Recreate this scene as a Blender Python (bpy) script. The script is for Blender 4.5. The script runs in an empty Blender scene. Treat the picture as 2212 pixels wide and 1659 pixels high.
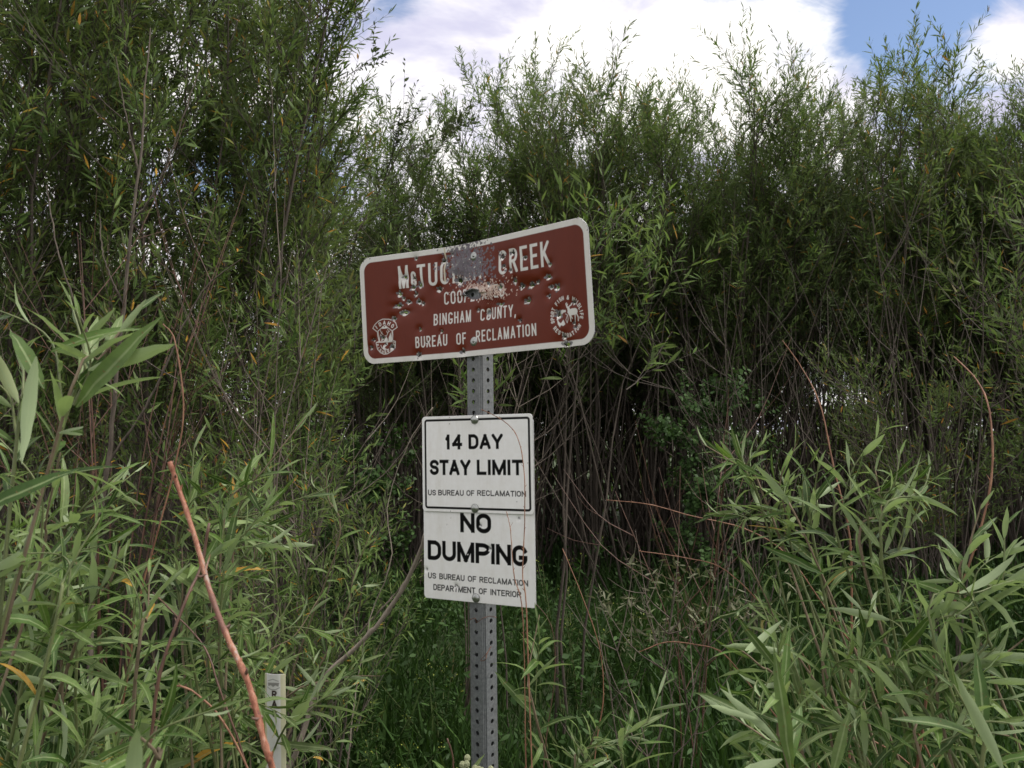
import bpy, math, numpy as np
from mathutils import Matrix, Vector
S = bpy.context.scene
COL = S.collection
PI = math.pi
# ------------------------------------------------------------------ camera
PITCH, ROLL = 0.059, -0.0139
CAMZ = 1.5
F_PX = 2820.0 / 3264 * 2212          # focal length in the 2212 px wide measuring frame
cp, sp = math.cos(PITCH), math.sin(PITCH)
fwd = np.array([0, cp, sp]); up0 = np.array([0, -sp, cp]); rt0 = np.array([1.0, 0, 0])
RT = math.cos(ROLL) * rt0 + math.sin(ROLL) * up0
UP = -math.sin(ROLL) * rt0 + math.cos(ROLL) * up0
CAM = np.array([0, 0, CAMZ])
def P(dx, dy, Y):
    """a point of the place: seen in direction (dx, dy), Y metres in front of where the photographer stood"""
    d = fwd + RT * ((dx - 1106) / F_PX) - UP * ((dy - 829.5) / F_PX)
    return CAM + d * (Y / d[1])
cam = bpy.data.cameras.new('camera'); camo = bpy.data.objects.new('camera', cam); COL.objects.link(camo)
cam.sensor_width = 36; cam.lens = 2820 / 3264 * 36
cam.clip_start = 0.02; cam.clip_end = 3000
m = Matrix.Identity(4)
for i in range(3):
    m[i][0], m[i][1], m[i][2], m[i][3] = RT[i], UP[i], -fwd[i], CAM[i]
camo.matrix_world = m
cam.dof.use_dof = True; cam.dof.focus_distance = 2.1; cam.dof.aperture_fstop = 16
S.camera = camo
S.view_settings.view_transform = 'Standard'; S.view_settings.look = 'None'
S.view_settings.gamma = 1; S.view_settings.use_curve_mapping = False
S.view_settings.exposure = 0.12
S.render.engine = 'CYCLES'
S.cycles.max_bounces = 6; S.cycles.diffuse_bounces = 4; S.cycles.glossy_bounces = 2
S.cycles.transmission_bounces = 3; S.cycles.transparent_max_bounces = 4
# ------------------------------------------------------------------ sky and sun
SUN_EL, SUN_AZ = math.radians(58), math.radians(100)     # azimuth from +Y towards +X
w = bpy.data.worlds.new('World'); S.world = w; w.use_nodes = True
nt = w.node_tree; N = nt.nodes; LK = nt.links; N.clear()
def nd(t, **k):
    n = N.new(t)
    for a, b in k.items(): setattr(n, a, b)
    return n
out = nd('ShaderNodeOutputWorld'); bg = nd('ShaderNodeBackground'); bg.inputs[1].default_value = 0.1
LK.new(bg.outputs[0], out.inputs[0])
sky = nd('ShaderNodeTexSky'); sky.sky_type = 'NISHITA'; sky.sun_disc = False
sky.sun_elevation = SUN_EL; sky.sun_rotation = SUN_AZ; sky.air_density = 1.0; sky.dust_density = 0.6
tc = nd('ShaderNodeTexCoord'); sx = nd('ShaderNodeSeparateXYZ'); LK.new(tc.outputs['Generated'], sx.inputs[0])
def mth(op, a, b=None, clamp=False):
    n = nd('ShaderNodeMath', operation=op, use_clamp=clamp)
    for i, v in enumerate((a, b)):
        if v is None: continue
        if isinstance(v, (int, float)): n.inputs[i].default_value = v
        else: LK.new(v, n.inputs[i])
    return n.outputs[0]
zz = mth('ADD', mth('MAXIMUM', sx.outputs[2], 0.0), 0.22)
cx = nd('ShaderNodeCombineXYZ'); LK.new(mth('DIVIDE', sx.outputs[0], zz), cx.inputs[0]); LK.new(mth('DIVIDE', sx.outputs[1], zz), cx.inputs[1])
def noise(scale, det, rough, off, dist=0.0):
    mp = nd('ShaderNodeMapping'); LK.new(cx.outputs[0], mp.inputs[0]); mp.inputs['Location'].default_value = off
    n = nd('ShaderNodeTexNoise'); LK.new(mp.outputs[0], n.inputs[0]); n.inputs['Scale'].default_value = scale
    n.inputs['Detail'].default_value = det; n.inputs['Roughness'].default_value = rough; n.inputs['Distortion'].default_value = dist
    return n.outputs[0]
n1 = noise(1.9, 7, 0.55, (3.1, 1.7, 0.4), 0.2)
def ramp(x, lo, hi):
    n = nd('ShaderNodeMapRange', clamp=True); n.interpolation_type = 'SMOOTHSTEP'
    LK.new(x, n.inputs[0]); n.inputs[1].default_value = lo; n.inputs[2].default_value = hi
    return n.outputs[0]
dens = n1
for (gx, gy, rad, amt) in ((1975, 110, 0.085, 0.34), (1880, 20, 0.07, 0.22), (1975, -20, 0.08, 0.25), (800, 60, .05, .2), (640, 330, .07, .25), (2150, -70, .06, .2), (868, -12, 0.045, 0.26), (600, 400, 0.12, 0.22), (1250, -420, 0.22, 0.3)):
    d = fwd + RT * ((gx - 1106) / F_PX) - UP * ((gy - 829.5) / F_PX); d /= np.linalg.norm(d)
    vm = nd('ShaderNodeVectorMath', operation='DISTANCE'); LK.new(tc.outputs['Generated'], vm.inputs[0]); vm.inputs[1].default_value = tuple(d)
    g = mth('MULTIPLY', mth('SUBTRACT', 1.0, mth('DIVIDE', vm.outputs['Value'], rad), True), amt)
    dens = mth('SUBTRACT', dens, g)
mask = ramp(mth('ADD', dens, mth('MULTIPLY', mth('SUBTRACT', noise(7.5, 5, 0.65, (1.3, 4.4, 0), 0.6), 0.5), 0.42)), 0.18, 0.45)
tone = ramp(noise(2.6, 6, 0.6, (7.7, 2.1, 0), 0.3), 0.34, 0.60)
cr = nd('ShaderNodeMix', data_type='RGBA'); LK.new(tone, cr.inputs[0])
cr.inputs[6].default_value = (6.7, 6.6, 8.4, 1); cr.inputs[7].default_value = (12.8, 12.4, 11.9, 1)
mx = nd('ShaderNodeMix', data_type='RGBA'); LK.new(mask, mx.inputs[0]); LK.new(cr.outputs[2], mx.inputs[7])
tint = nd('ShaderNodeMix', data_type='RGBA', blend_type='MULTIPLY'); tint.inputs[0].default_value = 1
LK.new(sky.outputs[0], tint.inputs[6]); tint.inputs[7].default_value = (1.55, 1.5, 1.55, 1)
LK.new(tint.outputs[2], mx.inputs[6]); LK.new(mx.outputs[2], bg.inputs[0])
sl = bpy.data.lights.new('sun', 'SUN'); sl.energy = 3.3; sl.angle = math.radians(14); sl.color = (1, 0.96, 0.9)
so = bpy.data.objects.new('sun', sl); COL.objects.link(so)
sd = Vector((math.cos(SUN_EL) * math.sin(SUN_AZ), math.cos(SUN_EL) * math.cos(SUN_AZ), math.sin(SUN_EL)))
so.rotation_euler = sd.to_track_quat('Z', 'Y').to_euler(); so.location = sd * 30

# ------------------------------------------------------------------ materials
class MT:
    def __init__(s, name):
        s.m = bpy.data.materials.new(name); s.m.use_nodes = True; s.t = s.m.node_tree
        s.b = s.t.nodes['Principled BSDF']; s.o = s.t.nodes['Material Output']
    def n(s, t, **k):
        n = s.t.nodes.new(t)
        for a, b in k.items(): setattr(n, a, b)
        return n
    def l(s, a, b): s.t.links.new(a, b)
    def ramp(s, x, stops, interp='LINEAR'):
        r = s.n('ShaderNodeValToRGB'); r.color_ramp.interpolation = interp
        while len(r.color_ramp.elements) < len(stops): r.color_ramp.elements.new(0.5)
        for e, (p, c) in zip(r.color_ramp.elements, stops): e.position = p; e.color = (*c, 1)
        s.l(x, r.inputs[0]); return r.outputs[0]
    def noise(s, scale, det=4, rough=0.55, stretch=(1, 1, 1), co='Object'):
        t = s.n('ShaderNodeTexCoord'); mp = s.n('ShaderNodeMapping'); mp.inputs['Scale'].default_value = stretch
        s.l(t.outputs[co], mp.inputs[0]); n = s.n('ShaderNodeTexNoise'); s.l(mp.outputs[0], n.inputs[0])
        n.inputs['Scale'].default_value = scale; n.inputs['Detail'].default_value = det; n.inputs['Roughness'].default_value = rough
        return n.outputs[0]
    def mix(s, f, a, b, mode='MIX'):
        n = s.n('ShaderNodeMix', data_type='RGBA', blend_type=mode)
        for i, v in ((0, f), (6, a), (7, b)):
            if isinstance(v, (int, float)): n.inputs[i].default_value = v
            elif isinstance(v, tuple): n.inputs[i].default_value = (*v, 1)
            else: s.l(v, n.inputs[i])
        return n.outputs[2]
    def bump(s, h, dist, st=0.5):
        b = s.n('ShaderNodeBump'); b.inputs['Strength'].default_value = st; b.inputs['Distance'].default_value = dist
        s.l(h, b.inputs['Height']); s.l(b.outputs[0], s.b.inputs['Normal'])

def leaf_mat(name, stops, under, single, rough=0.5, trans=0.25, undermix=0.75, rib=False):
    M = MT(name)
    if single:
        r = M.n('ShaderNodeObjectInfo').outputs['Random']
    else:
        r = M.n('ShaderNodeNewGeometry').outputs['Random Per Island']
    c = M.ramp(r, stops)
    # second, independent random for lightness
    wn = M.n('ShaderNodeTexWhiteNoise', noise_dimensions='1D'); mm = M.n('ShaderNodeMath', operation='MULTIPLY'); mm.inputs[1].default_value = 91.7
    M.l(r, mm.inputs[0]); M.l(mm.outputs[0], wn.inputs['W'])
    hv = M.n('ShaderNodeHueSaturation'); M.l(c, hv.inputs['Color'])
    mr = M.n('ShaderNodeMapRange'); M.l(wn.outputs[0], mr.inputs[0]); mr.inputs[3].default_value = 0.72; mr.inputs[4].default_value = 1.3
    M.l(mr.outputs[0], hv.inputs['Value'])
    top = hv.outputs[0]
    if single or rib:
        uv = M.n('ShaderNodeUVMap'); uv.uv_map = 'UVMap'; sp_ = M.n('ShaderNodeSeparateXYZ'); M.l(uv.outputs[0], sp_.inputs[0])
        a = M.n('ShaderNodeMath', operation='SUBTRACT'); M.l(sp_.outputs[1], a.inputs[0]); a.inputs[1].default_value = 0.5
        b = M.n('ShaderNodeMath', operation='ABSOLUTE'); M.l(a.outputs[0], b.inputs[0])
        k = M.n('ShaderNodeMapRange', clamp=True); M.l(b.outputs[0], k.inputs[0]); k.inputs[1].default_value = 0.03; k.inputs[2].default_value = 0.10
        k.inputs[3].default_value = 0.55; k.inputs[4].default_value = 0.0
        top = M.mix(k.outputs[0], top, (0.30, 0.36, 0.18))
        nz = M.noise(9, 4); top2 = M.ramp(nz, [(0.3, (0.82, 0.82, 0.82)), (0.7, (1.12, 1.12, 1.12))])
        top = M.mix(1.0, top, top2, 'MULTIPLY')
        tc2 = M.n('ShaderNodeTexCoord'); n5 = M.n('ShaderNodeTexNoise'); n5.inputs['Scale'].default_value = 34; n5.inputs['Detail'].default_value = 2; M.l(uv.outputs[0], n5.inputs[0])
        n6 = M.n('ShaderNodeTexNoise'); n6.inputs['Scale'].default_value = 22; n6.inputs['Detail'].default_value = 3; M.l(tc2.outputs['Object'], n6.inputs[0])
        top = M.mix(M.ramp(n6.outputs[0], [(0.66, (0, 0, 0)), (0.71, (0.8, 0.8, 0.8))]), top, (0.16, 0.10, 0.035)); M.bump(n5.outputs[0], 0.003, 0.2)
    gm = M.n('ShaderNodeNewGeometry')
    und = M.mix(undermix, top, under)
    col = M.mix(gm.outputs['Backfacing'], top, und)
    M.l(col, M.b.inputs['Base Color']); M.b.inputs['Roughness'].default_value = rough
    M.b.inputs['Specular IOR Level'].default_value = 0.25 if single or rib else 0.12
    tr = M.n('ShaderNodeBsdfTranslucent'); tc_ = M.mix(1.0, col, (1.15, 1.3, 0.65), 'MULTIPLY'); M.l(tc_, tr.inputs[0])
    ms = M.n('ShaderNodeMixShader'); ms.inputs[0].default_value = trans
    M.l(M.b.outputs[0], ms.inputs[1]); M.l(tr.outputs[0], ms.inputs[2]); M.l(ms.outputs[0], M.o.inputs[0])
    return M.m
G1, G2, G3 = (0.050, 0.090, 0.022), (0.088, 0.145, 0.036), (0.155, 0.215, 0.070)
YEL, BRN = (0.42, 0.24, 0.035), (0.20, 0.11, 0.04)
M_far = leaf_mat('willow_leaf', [(0, G1), (0.4, G2), (0.93, G3), (0.972, G3), (0.978, YEL), (1, BRN)], (0.16, 0.20, 0.10), False, trans=0.38)
M_far2 = leaf_mat('willow_leaf_sage', [(0, (0.06, 0.092, 0.034)), (0.4, (0.11, 0.155, 0.062)), (0.9, (0.19, 0.235, 0.12)), (0.972, (0.19, 0.235, 0.12)), (0.978, YEL), (1, BRN)], (0.2, 0.24, 0.15), False, trans=0.36)
M_left = leaf_mat('willow_leaf_deep', [(0, (0.046, 0.080, 0.020)), (0.5, (0.085, 0.138, 0.036)), (0.9, (0.150, 0.208, 0.068)), (0.955, G3), (0.965, YEL), (1, (0.35, 0.17, 0.04))], (0.16, 0.19, 0.10), False, trans=0.36)  # slightly deeper greens than the main leaf, more leaves yellowed
M_broad = leaf_mat('broad_leaf', [(0, (0.035, 0.05, 0.02)), (0.7, (0.055, 0.075, 0.028)), (1, (0.09, 0.12, 0.04))], (0.09, 0.11, 0.06), False, trans=0.2)
M_near = leaf_mat('near_willow_leaf', [(0, (0.036, 0.074, 0.014)), (0.35, (0.068, 0.122, 0.025)), (0.7, (0.108, 0.168, 0.045)), (0.985, (0.18, 0.24, 0.095)), (0.992, YEL)], (0.30, 0.37, 0.21), True, trans=0.25, rough=.42, undermix=.9)
M_near2 = leaf_mat('near_willow_leaf_small', [(0, (0.036, 0.074, 0.014)), (0.35, (0.068, 0.122, 0.025)), (0.7, (0.108, 0.168, 0.045)), (0.985, (0.18, 0.24, 0.095)), (0.992, YEL)], (0.30, 0.37, 0.21), False, trans=0.25, rib=True, rough=.42, undermix=.9)
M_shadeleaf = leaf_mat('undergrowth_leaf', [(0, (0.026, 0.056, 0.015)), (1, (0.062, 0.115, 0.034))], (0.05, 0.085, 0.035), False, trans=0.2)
M_grass = leaf_mat('grass_blade', [(0, (0.020, 0.045, 0.010)), (0.8, (0.036, 0.075, 0.017)), (0.97, (0.055, 0.10, 0.025)), (1, (0.14, 0.13, 0.06))], (0.035, 0.07, 0.02), False, trans=0.25)
M_dryleaf = leaf_mat('dry_leaf', [(0, (0.09, 0.09, 0.05)), (0.5, (0.12, 0.14, 0.07)), (1, (0.17, 0.17, 0.11))], (0.17, 0.17, 0.11), False, trans=0.2)

def bark(name, a, b, scale=40, rough=0.8, stretch=(1, 1, 0.15)):
    M = MT(name); n = M.noise(scale, 5, 0.65, stretch)
    M.l(M.ramp(n, [(0.32, a), (0.68, b)]), M.b.inputs['Base Color']); M.b.inputs['Roughness'].default_value = rough
    M.bump(n, 0.004, 0.6); return M.m
M_bark = bark('willow_bark', (0.036, 0.027, 0.020), (0.095, 0.074, 0.056))
M_twig = bark('willow_twig', (0.12, 0.085, 0.05), (0.22, 0.17, 0.11), 60)
M_green = bark('green_stem', (0.08, 0.11, 0.035), (0.16, 0.18, 0.07), 60, 0.55)
M_dead = bark('dead_wood', (0.062, 0.048, 0.037), (0.17, 0.135, 0.105), 55)
M_pale = bark('weathered_wood', (0.13, 0.105, 0.08), (0.30, 0.25, 0.20), 55)
M_red = bark('red_stem', (0.12, 0.046, 0.025), (0.32, 0.165, 0.095), 110, 0.6)
M_redd = bark('dark_red_stem', (0.055, 0.026, 0.018), (0.15, 0.078, 0.052), 70, 0.55)

# thick red stalk: mottled salmon and grey bark
M = MT('mottled_red_bark'); n = M.noise(75, 6, 0.8, (1, 1, 0.35)); n2 = M.noise(26, 3, 0.5, (1, 1, 0.45))
c = M.ramp(n, [(0.3, (0.045, 0.02, 0.016)), (0.43, (0.25, 0.085, 0.045)), (0.55, (0.40, 0.19, 0.12)), (0.62, (0.38, 0.31, 0.27))])
c = M.mix(M.ramp(n2, [(0.48, (0, 0, 0)), (0.58, (0.85, 0.85, 0.85))]), c, (0.16, 0.075, 0.055))
M.l(c, M.b.inputs['Base Color']); M.b.inputs['Roughness'].default_value = 0.6; M.bump(n, 0.002, 0.8); M_stalk = M.m

# print on the signs: vertex colour 'print' carries ink, paint, bare metal and highlights painted under the bullet holes
def print_mat(name, rough, bumpy=0.0003, sheen=0.5, grime=.88):
    M = MT(name); a = M.n('ShaderNodeAttribute'); a.attribute_name = 'print'
    n = M.noise(60, 6, 0.6); d = M.ramp(n, [(0.25, (0.93, 0.92, 0.90)), (0.7, (1, 1, 1))])
    n3 = M.noise(16, 6, 0.75, (1, 1, 0.13)); d3 = M.ramp(n3, [(0.30, (grime, grime * .985, grime * .95)), (0.52, (1, 1, 1))])
    c = M.mix(1.0, a.outputs['Color'], d, 'MULTIPLY'); c = M.mix(1.0, c, d3, 'MULTIPLY')
    M.l(c, M.b.inputs['Base Color']); M.b.inputs['Roughness'].default_value = rough
    M.b.inputs['Specular IOR Level'].default_value = sheen
    M.bump(n, bumpy, 0.15); return M.m
M_sign = print_mat('sign_sheeting', 0.36, 0.0003, 0.2)
M_white = print_mat('white_sign_sheeting', 0.55, 0.0002, 0.07, .90)
M_marker = print_mat('marker_plastic', 0.55, 0.0004, 0.3)
M = MT('galvanised_steel'); n = M.noise(170, 5, 0.7); v = M.n('ShaderNodeTexVoronoi'); v.inputs['Scale'].default_value = 120
t_ = M.n('ShaderNodeTexCoord'); M.l(t_.outputs['Object'], v.inputs[0])
c = M.ramp(n, [(0.3, (0.10, 0.108, 0.113)), (0.7, (0.21, 0.22, 0.225))]); vb = M.n('ShaderNodeRGBToBW'); M.l(v.outputs['Color'], vb.inputs[0]); c = M.mix(0.15, c, vb.outputs[0], 'SOFT_LIGHT')
n4 = M.noise(12, 5, 0.7, (1, 1, 0.1)); c = M.mix(M.ramp(n4, [(0.4, (0, 0, 0)), (0.75, (0.45, 0.45, 0.45))]), c, (0.16, 0.15, 0.14))
M.l(c, M.b.inputs['Base Color']); M.b.inputs['Metallic'].default_value = 0.35; M.b.inputs['Roughness'].default_value = 0.6
M.bump(n, 0.0006, 0.4); M_galv = M.m
M = MT('bare_aluminium'); n = M.noise(90, 4); M.l(M.ramp(n, [(0.3, (0.38, 0.38, 0.38)), (0.7, (0.55, 0.55, 0.55))]), M.b.inputs['Base Color'])
M.b.inputs['Metallic'].default_value = 0.7; M.b.inputs['Roughness'].default_value = 0.45; M_alu = M.m
M = MT('zinc_bolt'); n = M.noise(260, 3); M.l(M.ramp(n, [(0.3, (0.24, 0.25, 0.24)), (0.7, (0.42, 0.43, 0.40))]), M.b.inputs['Base Color'])
M.b.inputs['Metallic'].default_value = 0.9; M.b.inputs['Roughness'].default_value = 0.28; M.bump(n, 0.0004, 0.3); M_bolt = M.m
M = MT('rusty_wire'); n = M.noise(300, 3); M.l(M.ramp(n, [(0.3, (0.07, 0.03, 0.02)), (0.7, (0.2, 0.09, 0.05))]), M.b.inputs['Base Color']); M.b.inputs['Roughness'].default_value = 0.9; M_rust = M.m
M = MT('yellow_petal'); M.b.inputs['Base Color'].default_value = (0.20, 0.235, 0.025, 1); M.b.inputs['Roughness'].default_value = 0.6; M_yel = M.m
M = MT('pale_bud'); n = M.noise(400, 3); M.l(M.ramp(n, [(0.3, (0.16, 0.19, 0.09)), (0.7, (0.42, 0.43, 0.26))]), M.b.inputs['Base Color']); M.b.inputs['Roughness'].default_value = 0.8; M.bump(n, 0.003, 1); M_bud = M.m
M = MT('grassy_soil'); n = M.noise(1.3, 8, 0.65); n2 = M.noise(30, 5, 0.7)
c = M.ramp(n, [(0.3, (0.022, 0.032, 0.012)), (0.6, (0.045, 0.075, 0.02)), (0.8, (0.07, 0.075, 0.035))]); c = M.mix(0.5, c, M.ramp(n2, [(0.3, (0.02, 0.03, 0.01)), (0.7, (0.09, 0.12, 0.045))]))
M.l(c, M.b.inputs['Base Color']); M.b.inputs['Roughness'].default_value = 0.95; M.bump(n2, 0.05, 0.8); M_ground = M.m

# ------------------------------------------------------------------ mesh helpers
def mesh_np(name, V, quads=None, tris=None, mat=None, smooth=False, uv=None):
    """fast mesh from arrays; quads (n,4) and tris (n,3) index arrays"""
    V = np.asarray(V, dtype=np.float32).reshape(-1, 3); me = bpy.data.meshes.new(name)
    L = []; st = []; tot = []; o = 0
    for F_, k in ((quads, 4), (tris, 3)):
        if F_ is None or len(F_) == 0: continue
        F_ = np.asarray(F_, dtype=np.int32); L.append(F_.ravel()); n_ = len(F_)
        st.append(o + np.arange(n_) * k); tot.append(np.full(n_, k)); o += n_ * k
    L = np.concatenate(L); st = np.concatenate(st); tot = np.concatenate(tot)
    me.vertices.add(len(V)); me.vertices.foreach_set('co', V.ravel())
    me.loops.add(len(L)); me.loops.foreach_set('vertex_index', L.astype(np.int32))
    me.polygons.add(len(st)); me.polygons.foreach_set('loop_start', st.astype(np.int32)); me.polygons.foreach_set('loop_total', tot.astype(np.int32))
    me.polygons.foreach_set('use_smooth', np.full(len(st), smooth))
    if uv is not None:
        ul = me.uv_layers.new(name='UVMap'); ul.data.foreach_set('uv', np.asarray(uv, dtype=np.float32)[L].ravel())
    me.update(calc_edges=True)
    if mat: me.materials.append(mat)
    return me
def ob(name, me, parent=None, loc=None):
    o = bpy.data.objects.new(name, me); COL.objects.link(o)
    if parent: o.parent = parent
    if loc is not None: o.location = loc
    return o
def tag(o, label=None, cat=None, group=None, kind=None):
    for k, v in (('label', label), ('category', cat), ('group', group), ('kind', kind)):
        if v: o[k] = v
    return o
def thing(name, label, cat, loc=(0, 0, 0), group=None):
    o = bpy.data.objects.new(name, None); COL.objects.link(o); o.location = loc; o.empty_display_size = 0.1
    return tag(o, label, cat, group)
def norm(v): return v / np.maximum(np.linalg.norm(v, axis=-1, keepdims=True), 1e-9)
def tubes(Pt, R, k):
    """Pt (n,m,3) polylines, R (n,m) radii -> verts, quads"""
    n_, m_, _ = Pt.shape
    T = np.empty_like(Pt); T[:, 1:-1] = Pt[:, 2:] - Pt[:, :-2]; T[:, 0] = Pt[:, 1] - Pt[:, 0]; T[:, -1] = Pt[:, -1] - Pt[:, -2]
    T = norm(T); ref = np.where(np.abs(T[:, :1, 2:3]) > 0.9, np.array([1.0, 0, 0]), np.array([0, 0, 1.0])) * np.ones((n_, m_, 1))
    A = norm(np.cross(T, ref)); B = np.cross(T, A)
    th = np.arange(k) * 2 * PI / k
    V = Pt[:, :, None] + R[:, :, None, None] * (np.cos(th)[None, None, :, None] * A[:, :, None] + np.sin(th)[None, None, :, None] * B[:, :, None])
    idx = np.arange(n_ * m_ * k).reshape(n_, m_, k)
    a = idx[:, :-1, :]; b = idx[:, 1:, :]
    Q = np.stack([a, np.roll(a, -1, 2), np.roll(b, -1, 2), b], -1).reshape(-1, 4)
    return V.reshape(-1, 3), Q
def catmull(pts, n_):
    pts = np.asarray(pts, float); Q = np.vstack([2 * pts[0] - pts[1], pts, 2 * pts[-1] - pts[-2]]); out_ = []
    m_ = len(pts) - 1; ts = np.linspace(0, m_, n_)
    for t in ts:
        i = min(int(t), m_ - 1); u = t - i; a, b, c_, d = Q[i:i + 4]
        out_.append(0.5 * ((2 * b) + (c_ - a) * u + (2 * a - 5 * b + 4 * c_ - d) * u * u + (3 * b - a - 3 * c_ + d) * u ** 3))
    return np.array(out_)
def merge(parts):
    V = []; Q = []; o = 0
    for v, q in parts: V.append(v); Q.append(q + o); o += len(v)
    return np.vstack(V), np.vstack(Q)
def leaf_template(ns, width, curve, fold=0.0, peak=0.42):
    """strip of ns cross-sections; two columns (flat) or three (folded)"""
    t = np.linspace(0, 1, ns + 2)[1:-1]
    wdt = width * np.sin(PI * t ** (math.log(0.5) / math.log(peak))) ** 0.9 * 0.5
    z = -curve * t ** 2
    return t, wdt, z
def leaves(base, d, nrm, L, ns=2, width=0.14, curve=0.18, seed=0):
    """joined leaves: base, direction, normal (n,3), L (n,) -> verts, quads, tris"""
    r = np.random.default_rng(seed); n_ = len(base); t, wd, _ = leaf_template(ns, 1.0, 0)
    side = np.cross(nrm, d); cv = r.uniform(-0.05, curve * 2, n_) * L; wl = r.uniform(0.75, 1.3, n_) * width * L
    V = np.empty((n_, 2 + 2 * ns, 3)); V[:, 0] = base
    for i in range(ns):
        c_ = base + d * (L * t[i])[:, None] - nrm * (cv * t[i] ** 2)[:, None]
        s_ = side * (wl * wd[i])[:, None]
        V[:, 1 + 2 * i] = c_ - s_; V[:, 2 + 2 * i] = c_ + s_
    V[:, -1] = base + d * L[:, None] - nrm * cv[:, None]
    o = (np.arange(n_) * (2 + 2 * ns))[:, None]
    tris = np.vstack([np.array([[0, 1, 2]]) + o, np.array([[2 * ns - 1, 2 * ns + 1, 2 * ns]]) + o])
    quads = np.vstack([np.array([[1 + 2 * i, 3 + 2 * i, 4 + 2 * i, 2 + 2 * i]]) + o for i in range(ns - 1)])
    return V.reshape(-1, 3), quads, tris
def perp(T, r):
    a = norm(r.normal(size=T.shape)); return norm(a - (a * T).sum(-1, keepdims=True) * T)
def bez(A, B, C_, t): return A * (1 - t) ** 2 + B * 2 * t * (1 - t) + C_ * t ** 2

def clump(name, seed, H=5.2, R=0.9, nst=14, c0=0.38, nbr=13, ntw=5, nleaf=15, LL=0.085, ns=2, width=0.14, mat=None, base_r=0.28,
          blen=0.9, tw=(0.22, 0.45), sdia=0.014, spike=True, lean=(0, 0), upb=0.45, leafang=(0.45, 0.95), hmin=0.76, tpow=1.0):
    """a many-stemmed willow: returns (stems mesh, foliage mesh)"""
    r = np.random.default_rng(seed)
    an = r.uniform(0, 2 * PI, nst); rr = np.sqrt(r.uniform(0, 1, nst))
    b0 = np.stack([np.cos(an) * rr * base_r, np.sin(an) * rr * base_r, np.full(nst, -0.05)], -1)
    outw = np.stack([np.cos(an), np.sin(an), 0 * an], -1) * (rr * R)[:, None] + np.array([lean[0], lean[1], 0]) + r.normal(0, 0.12, (nst, 3)) * [1, 1, 0]
    h = H * r.uniform(hmin, 1.0, nst) * (1 - 0.12 * rr)
    P2 = b0 + outw; P2[:, 2] = h
    P1 = b0 + outw * r.uniform(0.1, 0.45, (nst, 1)); P1[:, 2] = h * 0.55
    t = np.linspace(0, 1, 9)[None, :, None]
    ST = bez(b0[:, None], P1[:, None], P2[:, None], t); ST += r.normal(0, 0.018, ST.shape) * [1, 1, 0]
    ra = sdia * r.uniform(0.6, 1.35, (nst, 1)) * (1 - 0.85 * np.linspace(0, 1, 9))[None]
    parts = [tubes(ST, ra, 5)]
    # branches
    si = np.repeat(np.arange(nst), nbr); tb = (c0 + (.985 - c0) * r.random(len(si)) ** tpow)[:, None]
    O = bez(b0[si], P1[si], P2[si], tb); T = norm(2 * (1 - tb) * (P1[si] - b0[si]) + 2 * tb * (P2[si] - P1[si]))
    a = r.uniform(0.5, 1.05, (len(si), 1)); D = norm(T * np.cos(a) + perp(T, r) * np.sin(a))
    bl = blen * r.uniform(0.5, 1.1, (len(si), 1)) * (1.15 - 0.62 * tb)
    B2 = O + D * bl; B2[:, 2] += bl[:, 0] * upb * 0.6; B1 = O + D * bl * 0.5
    BR = bez(O[:, None], B1[:, None], B2[:, None], np.linspace(0, 1, 4)[None, :, None])
    parts.append(tubes(BR, 0.0045 * (1 - 0.7 * np.linspace(0, 1, 4))[None] * np.ones((len(si), 1)), 3))
    # twigs
    bi = np.repeat(np.arange(len(si)), ntw); s_ = r.uniform(0.25, 1.0, len(bi))[:, None]
    TO = bez(O[bi], B1[bi], B2[bi], s_); TT = norm(2 * (1 - s_) * (B1[bi] - O[bi]) + 2 * s_ * (B2[bi] - B1[bi]))
    a = r.uniform(0.2, 0.9, (len(bi), 1)); TD = norm(TT * np.cos(a) + perp(TT, r) * np.sin(a) + np.array([0, 0, upb]))
    tl = r.uniform(tw[0], tw[1], (len(bi), 1))
    if spike:   # leaders: the tips of the stems carry leaves too
        TO = np.vstack([TO, bez(b0, P1, P2, 0.86)]); dd = P2 - bez(b0, P1, P2, 0.86); ll = np.linalg.norm(dd, axis=1, keepdims=True)
        TD = np.vstack([TD, norm(dd)]); tl = np.vstack([tl, ll * 1.1])
    TE = TO + TD * tl
    parts.append(tubes(np.stack([TO, TE], 1), np.array([[0.0022, 0.0008]]) * np.ones((len(TO), 1)), 3))
    V, Q = merge(parts); stems = mesh_np(name + '_stems', V, Q, mat=M_bark, smooth=True)
    # leaves
    li = np.repeat(np.arange(len(TO)), nleaf); u = np.tile(np.linspace(0.12, 1.0, nleaf), len(TO))[:, None] + r.normal(0, 0.02, (len(li), 1))
    base = TO[li] + (TE - TO)[li] * u; T = TD[li]
    a = (leafang[1] + (leafang[0] - leafang[1]) * u) * r.uniform(0.7, 1.25, u.shape)
    D = norm(T * np.cos(a) + perp(T, r) * np.sin(a) - np.array([0, 0, 0.10])); NR = norm(T - (T * D).sum(-1, keepdims=True) * D + r.normal(0, 0.25, D.shape))
    NR = norm(NR - (NR * D).sum(-1, keepdims=True) * D)
    Lf = LL * r.uniform(0.6, 1.2, len(li)) * (1.1 - 0.35 * u[:, 0])
    V, Q, Tr = leaves(base, D, NR, Lf, ns=ns, width=width, seed=seed)
    fol = mesh_np(name + '_foliage', V, Q, Tr, mat=mat or M_far)
    return stems, fol
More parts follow.
